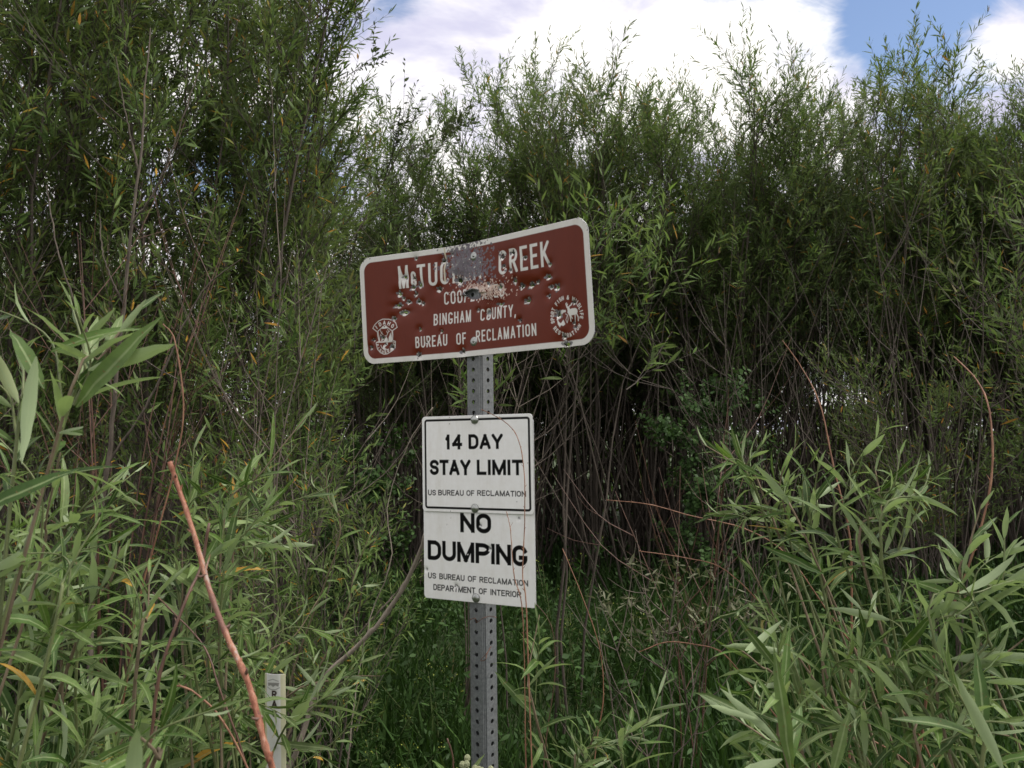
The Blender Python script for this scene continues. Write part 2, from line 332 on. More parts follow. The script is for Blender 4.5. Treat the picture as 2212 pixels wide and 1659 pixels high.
def plant(name, label, cat, meshes, loc, rz=0, sc=1.0, group=None, sz=None):
    t = thing(name, label, cat, (loc[0], loc[1], 0), group); t.rotation_euler = (0, 0, rz); t.scale = (sc, sc, sz or sc)
    tag(ob('stems', meshes[0], t), kind='stuff'); tag(ob('foliage', meshes[1], t), kind='stuff')
    return t

# ------------------------------------------------------------------ ground
g = 60; xs = np.sign(np.linspace(-1, 1, g)) * np.abs(np.linspace(-1, 1, g)) ** 4 * 1500; X_, Y_ = np.meshgrid(xs, xs)
Z_ = (0.05 * np.sin(X_ * 0.9 + 1) * np.cos(Y_ * 0.7)) * np.exp(-(np.hypot(X_, Y_) / 40) ** 2)
ix = np.arange(g * g).reshape(g, g); Q = np.stack([ix[:-1, :-1], ix[:-1, 1:], ix[1:, 1:], ix[1:, :-1]], -1).reshape(-1, 4)
tag(ob('ground', mesh_np('ground', np.stack([X_, Y_, Z_ - 0.03], -1), Q, mat=M_ground, smooth=True)), kind='structure')

# ------------------------------------------------------------------ sign printing
def seg_sdf(X, Z, a, b, hw, flat=True):
    a = np.asarray(a, float); b = np.asarray(b, float); d = b - a; L = max(np.hypot(*d), 1e-9); d = d / L
    px, pz = X - a[0], Z - a[1]; s = px * d[0] + pz * d[1]; q = np.abs(px * -d[1] + pz * d[0])
    if flat: return np.maximum(np.maximum(-s, s - L), q - hw)
    return np.hypot(px - np.clip(s, 0, L) * d[0], pz - np.clip(s, 0, L) * d[1]) - hw
def arc(cx_, cy_, rx, ry, a0, a1, n_=9):
    th = np.radians(np.linspace(a0, a1, n_)); return [(cx_ + rx * math.cos(q), cy_ + ry * math.sin(q)) for q in th]
def glyph(ch, w_, ry, small=False):
    """centre lines of one letter in a box w_ wide and 1 high"""
    r = w_ / 2; ry = min(ry, 0.5)
    if ch == 'A': return [[(0, 0), (r, 1), (w_, 0)], [(w_ * .16, .29), (w_ * .84, .29)]]
    if ch == 'B': return [[(0, 0), (0, 1), (w_ * .5, 1)] + arc(w_ * .5, .765, w_ * .44, .235, 90, -90) + [(0, .53)], [(w_ * .5, .53)] + arc(w_ * .5, .265, w_ * .5, .265, 90, -90) + [(0, 0)]]
    if ch in 'CG':
        p = [(w_, .78)] + arc(r, 1 - ry, r, ry, 0, 180, 13) + arc(r, ry, r, ry, 180, 360, 13)
        if ch == 'C' and small: p[0] = (w_, .84); return [p + [(w_, .16)]]
        if ch == 'C': return [arc(r, 1 - ry, r, ry, 22, 180, 12) + arc(r, ry, r, ry, 180, 338, 12)]
        if ch == 'G': p = arc(r, 1 - ry, r, ry, 22, 180, 12) + arc(r, ry, r, ry, 180, 360, 13)
        return [p + [(w_, .22)]] if ch == 'C' else [p + [(w_, .38), (w_ * .58, .38)]]
    if ch == 'D': return [[(0, 0), (0, 1), (w_ - min(r, w_), 1)] + arc(w_ * .45, 1 - min(ry * 1.1, .5), w_ * .55, min(ry * 1.1, .5), 90, 0) + arc(w_ * .45, min(ry * 1.1, .5), w_ * .55, min(ry * 1.1, .5), 0, -90) + [(0, 0)]]
    if ch == 'E': return [[(w_, 1), (0, 1), (0, 0), (w_, 0)], [(0, .52), (w_ * .85, .52)]]
    if ch == 'F': return [[(w_, 1), (0, 1), (0, 0)], [(0, .5), (w_ * .85, .5)]]
    if ch == 'H': return [[(0, 0), (0, 1)], [(w_, 0), (w_, 1)], [(0, .52), (w_, .52)]]
    if ch == 'I': return [[(0, 0), (0, 1)]]
    if ch == 'K': return [[(0, 0), (0, 1)], [(w_, 1), (0, .38)], [(w_ * .35, .58), (w_, 0)]]
    if ch == 'L': return [[(0, 1), (0, 0), (w_, 0)]]
    if ch == 'M': return [[(0, 0), (0, 1), (r, .0), (w_, 1), (w_, 0)]]
    if ch == 'N': return [[(0, 0), (0, 1), (w_, 0), (w_, 1)]]
    if ch == 'O': p = arc(r, 1 - ry, r, ry, 0, 180, 13) + arc(r, ry, r, ry, 180, 360, 13); return [p + [p[0]]]
    if ch in 'PR':
        p = [[(0, 0), (0, 1), (w_ * .5, 1)] + arc(w_ * .5, .74, w_ * .5, .26, 90, -90) + [(0, .48)]]
        return p if ch == 'P' else p + [[(w_ * .5, .48), (w_, 0)]]
    if ch == 'S': return [arc(r, .755, r, .245, 15, 270, 14) + arc(r, .255, r, .255, 90, -165, 14)]
    if ch == 'T': return [[(0, 1), (w_, 1)], [(r, 1), (r, 0)]]
    if ch == 'U': return [[(0, 1)] + arc(r, ry, r, ry, 180, 360, 13) + [(w_, 1)]]
    if ch == 'W': return [[(0, 1), (w_ * .25, 0), (r, .8), (w_ * .75, 0), (w_, 1)]]
    if ch == 'Y': return [[(0, 1), (r, .45), (w_, 1)], [(r, .45), (r, 0)]]
    if ch == '1': return [[(w_ * .1, .76), (w_ * .55, 1), (w_ * .55, 0)]]
    if ch == '4': return [[(w_ * .75, 0), (w_ * .75, 1), (0, .28), (w_, .28)]]
    if ch == ',': return [[(0, .03), (-.03, -.16)]]
    if ch == '&': return [[(w_, 0), (w_ * .2, .72)] + arc(w_ * .42, .82, w_ * .24, .18, 180, 0, 7) + [(w_ * .12, .42)] + arc(w_ * .4, .24, w_ * .38, .24, 140, 300, 7) + [(w_, .42)]]
    return []
WID = {'I': .0, '1': .6, 'M': 1.22, 'W': 1.35, 'A': 1.08, 'N': 1.02, 'L': .88, 'E': .9, 'F': .86, 'T': .95, ',': .1, 'J': .8, '4': 1.0, 'S': .97, '&': 1.1, 'O': 1.04, 'Y': 1.08}
def text_strokes(txt, hgt, w_, sw, gap, ry, space=.6, small=None):
    """strokes for a line of text, x from 0 to returned width; units of length"""
    x = 0; S_ = []
    for i, ch in enumerate(txt):
        if ch == ' ': x += space * hgt; continue
        h_ = hgt; cw = w_ * WID.get(ch, 1) * 1 ; cw = cw if ch not in 'I' else 0
        S_.append([[(x + (sw / 2 + q[0]) * hgt, sw / 2 * hgt + q[1] * (h_ - sw * hgt)) for q in st] for st in glyph(ch, max(cw - sw, 1e-3) if ch != 'I' else 0, ry, bool(small and i in small))])
        x += (max(cw, sw) + gap) * hgt
    return S_, x - gap * hgt
class Panel:
    """rounded sheet-metal sign as a fine grid; its print is evaluated at every grid point"""
    def __init__(s, W, H, cell, rad):
        s.W, s.H, s.rad = W, H, rad; s.nx = int(round(W / cell)) + 1; s.nz = int(round(H / cell)) + 1
        s.X, s.Z = np.meshgrid(np.linspace(-W / 2, W / 2, s.nx), np.linspace(-H / 2, H / 2, s.nz)); s.c = cell
        s.C = np.ones((s.nz, s.nx, 3)) * 0.7; s.D = np.zeros((s.nz, s.nx)); s.hole = np.zeros((s.nz, s.nx), bool)
    def rr(s, W, H, r, X=None, Z=None):
        qx = np.abs(s.X) - W / 2 + r; qz = np.abs(s.Z) - H / 2 + r
        return np.hypot(np.maximum(qx, 0), np.maximum(qz, 0)) + np.minimum(np.maximum(qx, qz), 0) - r
    def paint(s, sdf, col, soft=None, op=1.0):
        a = np.clip(0.5 - sdf / (soft or s.c), 0, 1)[..., None] * op; s.C = s.C * (1 - a) + np.array(col) * a
    def win(s, x0, x1, z0, z1):
        i0, i1 = np.searchsorted(s.X[0], [x0, x1]); j0, j1 = np.searchsorted(s.Z[:, 0], [z0, z1]); return slice(max(j0 - 1, 0), j1 + 1), slice(max(i0 - 1, 0), i1 + 1)
    def stroke_sdf(s, pts, hw, X, Z, flat=True):
        pts = [tuple(p) for p in pts]; pts = [pts[0]] + [b for a, b in zip(pts[:-1], pts[1:]) if math.hypot(b[0] - a[0], b[1] - a[1]) > 2e-5]
        d = np.full(X.shape, 9.0); n_ = len(pts)
        if n_ < 2: return d
        u_ = [np.subtract(pts[k + 1], pts[k]) / math.hypot(*np.subtract(pts[k + 1], pts[k])) for k in range(n_ - 1)]
        closed = math.hypot(pts[0][0] - pts[-1][0], pts[0][1] - pts[-1][1]) < 2e-5
        for k in range(n_ - 1):
            a, b = np.array(pts[k]), np.array(pts[k + 1])
            if flat:
                if (k == 0 and not closed) or (k > 0 and u_[k] @ u_[k - 1] < .8): a = a - u_[k] * hw
                if (k == n_ - 2 and not closed) or (k < n_ - 2 and u_[k] @ u_[k + 1] < .8): b = b + u_[k] * hw
            d = np.minimum(d, seg_sdf(X, Z, a, b, hw, flat))
            if flat and ((k and u_[k] @ u_[k - 1] >= .8) or (k == 0 and closed)): d = np.minimum(d, np.hypot(X - pts[k][0], Z - pts[k][1]) - hw)
        return d
    def stroke(s, pts, hw, col, flat=True, op=1.0):
        s.letter([pts], hw, col, flat, op, False)
    def letter(s, strokes, hw, col, flat=True, op=1.0, clip=True):
        """one letter: all its strokes, cut square at the letter's own box"""
        xs_ = [p[0] for st_ in strokes for p in st_]; zs_ = [p[1] for st_ in strokes for p in st_]
        x0, x1, z0, z1 = min(xs_) - hw, max(xs_) + hw, min(zs_) - hw, max(zs_) + hw; m_ = hw + s.c * 2
        w_ = s.win(x0 - m_, x1 + m_, z0 - m_, z1 + m_); X, Z = s.X[w_], s.Z[w_]
        if X.size == 0: return
        d = np.full(X.shape, 9.0)
        for st_ in strokes: d = np.minimum(d, s.stroke_sdf(st_, hw, X, Z, flat))
        if clip: d = np.maximum(d, np.maximum(np.maximum(x0 - X, X - x1), np.maximum(z0 - Z, Z - z1)))
        a = np.clip(0.5 - d / s.c, 0, 1)[..., None] * op; s.C[w_] = s.C[w_] * (1 - a) + np.array(col) * a
    def text(s, txt, x0, x1, z0, hgt, w_, sw, gap, ry, col, space=.6, small=None, f=None):
        S_, wd = text_strokes(txt, hgt, w_, sw, gap, ry, space, small); k = (x1 - x0) / wd
        for L_ in S_: s.letter([[(x0 + p[0] * k, z0 + p[1]) for p in st] for st in L_], sw * hgt / 2, col)
    def poly(s, pts, col):
        pts = np.array(pts, float); w_ = s.win(pts[:, 0].min() - s.c * 2, pts[:, 0].max() + s.c * 2, pts[:, 1].min() - s.c * 2, pts[:, 1].max() + s.c * 2)
        X, Z = s.X[w_], s.Z[w_]; ins = np.zeros(X.shape, bool); d = np.full(X.shape, 9.0)
        for i in range(len(pts)):
            a, b = pts[i], pts[(i + 1) % len(pts)]; d = np.minimum(d, seg_sdf(X, Z, a, b, 0, False))
            if a[1] != b[1]:
                c_ = ((a[1] > Z) != (b[1] > Z)) & (X < (b[0] - a[0]) * (Z - a[1]) / (b[1] - a[1]) + a[0]); ins ^= c_
        d = np.where(ins, -d, d); a = np.clip(0.5 - d / s.c, 0, 1)[..., None]; s.C[w_] = s.C[w_] * (1 - a) + np.array(col) * a
    def blot(s, x, z, r, col, seed, irr=.35, ax=1.0, op=1.0, hole=False):
        rg = np.random.default_rng(seed); w_ = s.win(x - r * 2.2 * max(ax, 1), x + r * 2.2 * max(ax, 1), z - r * 2.2, z + r * 2.2); X, Z = s.X[w_] - x, s.Z[w_] - z
        if X.size == 0: return
        th = np.arctan2(Z, X / ax); R_ = r * (1 + irr * sum(rg.uniform(-.6, .6) * np.sin(k * th + rg.uniform(0, 6)) for k in (2, 3, 5)))
        d = np.hypot(X / ax, Z) - R_
        if hole: s.hole[w_] |= d < 0; return
        a = np.clip(0.5 - d / s.c, 0, 1)[..., None] * op; s.C[w_] = s.C[w_] * (1 - a) + np.array(col) * a
    def build(s, name, mat, parent, thick):
        """grid cells inside the outline and outside the holes; boundary points snapped to the rounded outline"""
        sd_ = s.rr(s.W, s.H, s.rad); X, Z = s.X.copy(), s.Z.copy()
        for sx_ in (-1, 1):
            for sz_ in (-1, 1):
                cxx, czz = sx_ * (s.W / 2 - s.rad), sz_ * (s.H / 2 - s.rad); dx, dz = X - cxx, Z - czz
                q = (dx * sx_ > 0) & (dz * sz_ > 0); dd = np.hypot(dx, dz); big = q & (dd > s.rad)
                near = big & (dd < s.rad + s.c * 1.5)
                X = np.where(near, cxx + dx * s.rad / np.maximum(dd, 1e-9), X); Z = np.where(near, czz + dz * s.rad / np.maximum(dd, 1e-9), Z)
        ok = sd_ < s.c * 1.45; h_ = s.hole
        ce = ok[:-1, :-1] & ok[1:, :-1] & ok[:-1, 1:] & ok[1:, 1:] & ~(h_[:-1, :-1] & h_[1:, 1:]) & ~(h_[1:, :-1] & h_[:-1, 1:])
        ix = np.arange(s.nx * s.nz).reshape(s.nz, s.nx); Q = np.stack([ix[:-1, :-1], ix[:-1, 1:], ix[1:, 1:], ix[1:, :-1]], -1)[ce]
        used = np.zeros(s.nx * s.nz, bool); used[Q.ravel()] = True; rm = np.cumsum(used) - 1
        V = np.stack([X, s.D, Z], -1).reshape(-1, 3)[used]; Cc = s.C.reshape(-1, 3)[used]
        me = mesh_np(name, V, rm[Q], mat=mat, smooth=True); at = me.color_attributes.new('print', 'FLOAT_COLOR', 'POINT')
        at.data.foreach_set('color', np.hstack([Cc, np.ones((len(Cc), 1))]).astype(np.float32).ravel())
        me.materials.append(M_alu); o = ob(name, me, parent)
        md = o.modifiers.new('sheet', 'SOLIDIFY'); md.thickness = thick; md.offset = -1; md.material_offset = 1; md.material_offset_rim = 1; md.use_quality_normals = False
        return o
# frame of the sign plane: local x along the sign, local z up, local -y faces the viewer
YAW = 0.5257; hx = np.array([math.cos(YAW), -math.sin(YAW), 0]); ny = np.array([math.sin(YAW), math.cos(YAW), 0])
SC = np.array([-0.0868, 2.0648, CAMZ])
def frame(origin, rot=0.0, yaw=YAW):
    hx = np.array([math.cos(yaw), -math.sin(yaw), 0]); ny = np.array([math.sin(yaw), math.cos(yaw), 0]); c_, s_ = math.cos(rot), math.sin(rot); z = np.array([0, 0, 1.0]); a = c_ * hx + s_ * z; b = -s_ * hx + c_ * z; mm = Matrix.Identity(4)
    for i in range(3): mm[i][0], mm[i][1], mm[i][2], mm[i][3] = a[i], ny[i], b[i], origin[i]
    return mm
def on_sign(px, py, org, mat4):
    """where the line of sight through source pixel (px, py) meets the sign: local x, z"""
    q = P(px * 2212 / 3264, py * 2212 / 3264, 1.0) - CAM; t = ((org - CAM) @ ny) / (q @ ny); h_ = mat4.inverted() @ Vector(CAM + q * t); return h_[0], h_[2]
def bend(x, z):
    """the brown plate has been shot back round the post: both wings stand forward, more so at the top"""
    return -(.113 + .0305 * np.clip(z / .1345, -1, 1)) * (np.sqrt((x + .0538) ** 2 + .0016) - .04)
def on_bent(px, py, mat4):
    q = P(px * 2212 / 3264, py * 2212 / 3264, 1.0) - CAM; inv = mat4.inverted(); o_ = inv @ Vector(CAM); d_ = (inv @ Vector(CAM + q)) - o_; y = 0.0
    for _ in range(8): t = (y - o_[1]) / d_[1]; x, z = o_[0] + d_[0] * t, o_[2] + d_[2] * t; y = float(bend(x, z))
    return x, z
def bolt_mesh(name, r, dome, pin):
    pr = [(0.0, dome), (r * .3, dome * .96), (r * .6, dome * .8), (r * .85, dome * .45), (r, dome * .1), (r, -.001)]
    if pin: pr = [(0.0, dome + .0012), (r * .16, dome + .0012), (r * .22, dome - .0002), (r * .2, dome - .0008)] + [(r * .35, dome * .95), (r * .7, dome * .65), (r * .95, dome * .3), (r, .0003), (r, -.001)]
    k = 24; V = []; Q = []
    for (a, b) in pr: V += [(a * math.cos(q), -b, a * math.sin(q)) for q in np.arange(k) * 2 * PI / k]
    for i in range(len(pr) - 1):
        for j in range(k): Q.append((i * k + j, i * k + (j + 1) % k, (i + 1) * k + (j + 1) % k, (i + 1) * k + j))
    me = mesh_np(name, V, Q, mat=M_bolt, smooth=True); return me

# ---- brown sign
BR, WH, BK = (0.130, 0.021, 0.008), (0.68, 0.665, 0.63), (0.005, 0.005, 0.005)
MET, CHIP = (0.115, 0.11, 0.118), (0.62, 0.47, 0.40)
borg = SC + hx * 0.0012 + np.array([0, 0, 0.3233]); bm4 = frame(borg, 0.0065, YAW + .0774)
def zb(x, y): return on_bent(1100 + x / 2.602, 650 + y / 2.602, bm4)     # reading points off the enlarged photograph
p = Panel(0.6745, 0.2691, 0.0011, 0.034); p.D += bend(p.X, p.Z)
p.C[:] = WH; p.paint(p.rr(0.6745 - .026, 0.2691 - .026, 0.024), BR)
def line(txt, xl, yl, xr, yr, capL, w_, sw, gap, **k):
    a = zb(xl, yl); b = zb(xr, yr); c_ = zb(xl, yl - capL); p.text(txt, a[0], b[0], (a[1] + b[1]) / 2, (c_[1] - a[1]), w_, sw, gap, .2, WH, **k)
line('M', 443, 704, 522, 694, 187, .44, .125, .10); line('C', 540, 682, 584, 676, 120, .40, .17, .1, small={0}); line('TUCKER', 596, 682, 1130, 628, 188, .42, .125, .12)
line('CREEK', 1272, 583, 1700, 520, 200, .40, .125, .11)
line('COOPERATED', 818, 826, 1318, 775, 105, .40, .12, .14)
line('BINGHAM', 732, 1008, 1040, 975, 95, .42, .13, .13)
line('COUNTY,', 1117, 966, 1415, 935, 98, .42, .13, .13)
line('BUREAU', 583, 1197, 848, 1173, 93, .42, .13, .13)
line('OF', 922, 1168, 1002, 1160, 95, .42, .13, .13)
line('RECLAMATION', 1085, 1145, 1588, 1094, 97, .42, .13, .13)
# shield of the fish and game department, traced on the sign's own plane
zs = lambda x, y: zb((1140 + x / 11.06 - 1100) * 2.602, (1000 + y / 11.06 - 650) * 2.602)
def ol(pts, hw, close=True): q = [zs(*a) for a in pts]; p.stroke(q + ([q[0]] if close else []), hw, WH, flat=False)
ol([(690, 640), (535, 515), (600, 390), (720, 270), (880, 190), (1070, 190), (1240, 250), (1330, 330), (1390, 480), (1230, 590), (1240, 760), (1220, 935), (1325, 975), (1300, 1200), (1170, 1320), (1050, 1410), (930, 1430), (800, 1370), (700, 1250), (640, 1020), (740, 970), (700, 800)], .0009)
ol([(715, 610), (950, 410), (1210, 600), (1200, 930), (1180, 965), (760, 990), (730, 800)], .0009)
p.poly([zs(*a) for a in ((830, 520), (880, 435), (940, 480), (1000, 415), (1070, 500), (960, 525), (900, 530))], WH)
p.poly([zs(*a) for a in ((1070, 960), (1090, 820), (1120, 770), (1155, 660), (1185, 800), (1195, 955))], WH)
p.poly([zs(*a) for a in ((890, 970), (930, 880), (990, 810), (1040, 880), (1055, 960))], WH)
p.poly([zs(*a) for a in ((775, 820), (785, 700), (830, 800), (800, 860))], WH)
ol([(850, 700), (805, 640), (800, 580)], .0007, False); ol([(930, 770), (1000, 790), (1050, 700), (1085, 620), (1055, 540)], .0007, False)
ol([(1050, 690), (1010, 610)], .0006, False); ol([(1085, 640), (1140, 600)], .0006, False); ol([(880, 740), (820, 690), (850, 640)], .0006, False)
p.poly([zs(*a) for a in ((1040, 1010), (970, 1030), (890, 1120), (875, 1220), (960, 1270), (1010, 1240), (950, 1210), (960, 1150), (1040, 1080))], WH)
ol([(650, 1010), (1190, 985), (1310, 1010)], .0008, False); ol([(810, 1110), (850, 1200), (960, 1290), (1080, 1240)], .0007, False)
def arcword(txt, pts, hgt, col=WH, w_=.7, sw=.2):
    """letters set one by one along a traced path"""
    q = catmull([zs(*a) for a in pts], 60); s_ = np.concatenate([[0], np.cumsum(np.linalg.norm(np.diff(q, axis=0), axis=1))])
    n_ = len(txt)
    for i, ch in enumerate(txt):
        c_ = s_[-1] * (i + .5) / n_; x = np.interp(c_, s_, q[:, 0]); z = np.interp(c_, s_, q[:, 1]); x2 = np.interp(c_ + 1e-3, s_, q[:, 0]); z2 = np.interp(c_ + 1e-3, s_, q[:, 1]); th = math.atan2(z2 - z, x2 - x)
        S_, wd = text_strokes(ch, hgt, w_, sw, 0, .5)
        for st in sum(S_, []): p.stroke([(x + (a - wd / 2) * math.cos(th) - (b - hgt / 2) * math.sin(th), z + (a - wd / 2) * math.sin(th) + (b - hgt / 2) * math.cos(th)) for a, b in st], sw * hgt / 2, col, flat=False)
arcword('IDAHO', [(600, 540), (760, 390), (920, 315), (1100, 350), (1290, 480)], .0105)
arcword('FISH&GAME', [(680, 1050), (720, 1190), (800, 1290), (920, 1360), (1060, 1310), (1180, 1230), (1250, 1120), (1290, 1020)], .0075)
# round emblem: deer and leaping fish
zs = lambda x, y: zb((1650 + x / 6.911 - 1100) * 2.602, (880 + y / 6.911 - 650) * 2.602)
arcword('SPORT FISH & WILDLIFE', [(775, 1050), (755, 900), (770, 760), (830, 640), (920, 530), (1010, 480), (1110, 470), (1220, 500), (1310, 580), (1380, 700), (1410, 830), (1400, 950)], .0092, w_=.62)
arcword('RESTORATION', [(800, 1120), (870, 1210), (960, 1270), (1060, 1300), (1150, 1290), (1240, 1230), (1320, 1140), (1375, 1060)], .0092, w_=.62)
p.poly([zs(*a) for a in ((1060, 610), (1085, 690), (1100, 760), (1095, 800), (1130, 860), (1160, 870), (1250, 850), (1300, 835), (1320, 790), (1315, 740), (1280, 705), (1200, 710), (1150, 730), (1140, 690), (1100, 680))], WH)
for q in ([(1140, 850), (1160, 900), (1165, 990)], [(1165, 860), (1200, 930)], [(1265, 840), (1265, 920), (1250, 1000)], [(1300, 830), (1335, 900), (1335, 980)], [(1085, 690), (1060, 610), (1075, 595)], [(1120, 680), (1170, 630), (1175, 600)], [(1100, 680), (1080, 650), (1095, 620)]): ol(q, .0012, False)
p.poly([zs(*a) for a in ((850, 790), (900, 760), (980, 740), (1055, 750), (1060, 790), (1000, 800), (960, 840), (900, 850))], WH)
p.poly([zs(*a) for a in ((850, 930), (900, 1010), (950, 1040), (1000, 960), (1050, 1060), (1000, 1100), (950, 1080), (930, 1130), (880, 1060))], WH)
ol([(1050, 830), (1100, 860), (1110, 950), (1090, 1030), (1060, 960), (1090, 870)], .0006, False)
rg = np.random.default_rng(5)
# shot-off paint round the top bolt and pale chips round the tear
for k in range(1000):
    x, y = (rg.normal(1000, 100), rg.normal(480, 85)) if k < 560 else (rg.normal(1000, 85), rg.normal(510, 62))
    if k < 110: x, y = rg.normal(1040, 55), rg.normal(360, 50)
    if k < 160 and k >= 110: x, y = rg.uniform(860, 1330), rg.uniform(330, 720)
    q = zb(x, y); g_ = rg.uniform(.85, 1.5); p.blot(q[0], q[1], rg.uniform(.0012, .0037), tuple(np.array(MET) * g_ + np.array([.02, .0, .02]) * rg.random()), k, .5, op=.92)
for k in range(430):
    x = rg.normal(1180, 85) if k % 3 else rg.uniform(1010, 1320); y = rg.normal(715, 34) + (x - 1170) * .04
    q = zb(x, y); p.blot(q[0], q[1], rg.uniform(.0008, .0024), tuple(np.array(CHIP) * rg.uniform(.75, 1.1)), k + 900, .5)
for k in range(60):
    q = zb(rg.uniform(760, 1420), rg.uniform(560, 760)); p.blot(q[0], q[1], rg.uniform(.0006, .0017), CHIP, k + 1900, .5)
a, b = zb(822, 360), zb(830, 450); p.stroke([a, b, zb(822, 540), zb(828, 640)], .0022, (.55, .50, .38), flat=False)
for (x, y) in ((205, 455), (152, 478), (1985, 150), (2010, 215), (1100, 325), (1180, 300)): q = zb(x, y); p.blot(q[0], q[1], .0016, MET, int(x), .6)
# bullet holes: x, y, radius mm, stretch, dent depth mm
HOL = [(488, 607, 4.6, 1.3, 7), (568, 618, 3.6, 1, 6), (610, 672, 5, 1.2, 8), (552, 692, 4.4, 1.4, 6), (770, 706, 5.4, 1.1, 9), (440, 745, 5.2, 1.2, 9), (575, 744, 4, 1.1, 7), (470, 782, 3.4, 1.1, 6), (515, 812, 3.8, 1.6, 6),
       (597, 808, 4.4, 1.2, 6), (635, 824, 3.6, 1, 6), (430, 842, 4.4, 2.0, 8), (478, 900, 5, 2.2, 9), (392, 950, 4.2, 1.3, 9), (612, 1040, 3, 1, 8), (795, 1058, 3, 1, 6), (672, 1150, 1.8, 1, 3), (232, 1128, 3, 1, 8), (210, 1192, 3.4, 1, 9),
       (942, 635, 7.2, 1.1, 9), (1183, 667, 4.2, .9, 5), (1395, 636, 5.2, .8, 9), (1300, 440, 4.8, 1.1, 6), (1385, 405, 4.4, 1.2, 5), (1488, 445, 3.8, 1.2, 4), (1310, 515, 3.6, 1.2, 4), (1363, 550, 3, 1, 6), (1692, 500, 3.4, 1, 7),
       (1675, 600, 4.6, 1.3, 9), (1450, 680, 4.6, 1.3, 9), (1530, 670, 4.6, 1.6, 10), (1585, 645, 2.8, 1.6, 6), (1697, 686, 3.6, 1.2, 6), (1748, 690, 5.2, 1.3, 8), (1680, 762, 3.4, 1, 8), (1500, 800, 4.8, 1.4, 11), (1280, 832, 3.6, 1.8, 5),
       (1180, 905, 4.6, 1.2, 8), (1095, 880, 3, 1.2, 5), (1443, 965, 3, 1, 8), (1762, 915, 7, .9, 8), (1893, 815, 3.6, 1, 7), (1890, 985, 2.8, 1, 7), (1900, 1022, 3, 1, 7), (1808, 1100, 4, 1, 8), (1830, 1165, 7, 1.3, 9),
       (968, 1222, 5.4, 1, 8), (603, 1252, 5.4, .9, 9), (580, 450, 3.4, 1, 7), (812, 472, 5, 1.1, 7), (385, 1185, 5.4, .9, 6), (305, 1110, 4.2, 1.1, 6), (885, 418, 3.4, 1, 4), (1280, 690, 4.4, 1.1, 5), (330, 1165, 2.2, 1.2, 3)]
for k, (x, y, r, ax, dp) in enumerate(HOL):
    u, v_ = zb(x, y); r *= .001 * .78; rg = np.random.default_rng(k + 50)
    dist = np.hypot((p.X - u) / ax, p.Z - v_)
    wide = r * rg.uniform(2.6, 4.4)
    p.D += dp * .001 * (.55 * np.exp(-(dist / wide) ** 2) + .55 * np.exp(-(dist / (r * 1.5)) ** 2))
    p.blot(u, v_, r * 1.75, tuple(np.array(MET) * rg.uniform(.8, 1.9)), k + 300, .6, ax)            # bare metal ring
    for j in range(int(rg.integers(3, 8))): a_ = rg.uniform(0, 6.28); p.blot(u + math.cos(a_) * r * 1.7 * ax, v_ + math.sin(a_) * r * 1.7, r * rg.uniform(.15, .4), (.52, .5, .46) if rg.random() < .6 else MET, k * 31 + j, .7)
    p.blot(u + rg.normal(0, .001), v_ - r * 1.05, r * 1.0, tuple(np.array((.74, .71, .66)) * rg.uniform(.7, 1.1)), k + 700, .6, ax)  # sky highlight on the dent's lower rim, painted in as pale metal
    p.blot(u, v_, r, None, k + 500, .45, ax, hole=True)
# the long tear with a bent lip
u, v_ = zb(1055, 745); p.blot(u, v_, .0125, MET, 77, .35, 2.1); p.blot(u, v_ + .001, .0102, None, 78, .3, 2.2, hole=True)
dd = np.hypot((p.X - u) / 2.2, p.Z - v_); p.D += .007 * np.exp(-(dd / .014) ** 2) * np.where(p.Z < v_, 1, -1.1)
u, v_ = zb(1200, 760); dd = np.hypot((p.X - u) / 2.0, p.Z - v_); p.D += .003 * np.exp(-(dd / .014) ** 2) * np.sin(p.X * 900) * np.cos(p.Z * 800)
# large soft bends of the sheet
p.D += .003 * np.exp(-(((p.X - .02) / .1) ** 2 + ((p.Z + .02) / .05) ** 2)) + .0025 * np.exp(-(((p.X + .16) / .07) ** 2 + ((p.Z - .0) / .05) ** 2)) + .003 * np.exp(-(((p.X - .17) / .06) ** 2 + ((p.Z + .0) / .045) ** 2))
T1 = thing('creek_sign', 'brown creek name sign shot full of bullet holes, on top of the steel post', 'sign'); T1.matrix_world = bm4
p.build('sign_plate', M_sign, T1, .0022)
for (x, y) in ((1068, 433), (1068, 1140)):
    u, v_ = zb(x, y); ob('bolt', bpy.data.meshes.get('flat_bolt') or bolt_mesh('flat_bolt', .0112, .0035, True), T1, (u, float(bend(u, v_)) + .001, v_))

# ---- white signs
zt = .0502
worg = SC + np.array([0, 0, zt - .2264 / 2]); wm4 = frame(worg, 0.003)
def zw(x, y): return on_sign(1300 + x / 2.337, 1250 + y / 2.337, worg, wm4)
p = Panel(.3048, .2264, .00115, .009); p.C[:] = (.82, .815, .80)
bd = p.rr(.3048 - .0135, .2264 - .0135, .008); p.paint(np.abs(bd + .0026) - .0027, BK)
def wl(txt, xl, yl, xr, yr, cap, w_, sw, gap, space=.5):
    a = zw(xl, yl); b = zw(xr, yr); c_ = zw(xl, yl - cap); p.text(txt, a[0], b[0], (a[1] + b[1]) / 2, c_[1] - a[1], w_, sw, gap, .33, BK, space=space)
big = (.80, .225, .08, .2); sml = (.74, .195, .07, .3)
for t_, a_, b_ in (('14', 278, 405), ('DAY', 452, 709)): wl(t_, a_, 428 - (a_ - 278) * .011, b_, 428 - (b_ - 278) * .011, 112, *big)
for t_, a_, b_ in (('STAY', 165, 468), ('LIMIT', 513, 859)): wl(t_, a_, 619, b_, 618, 114, *big)
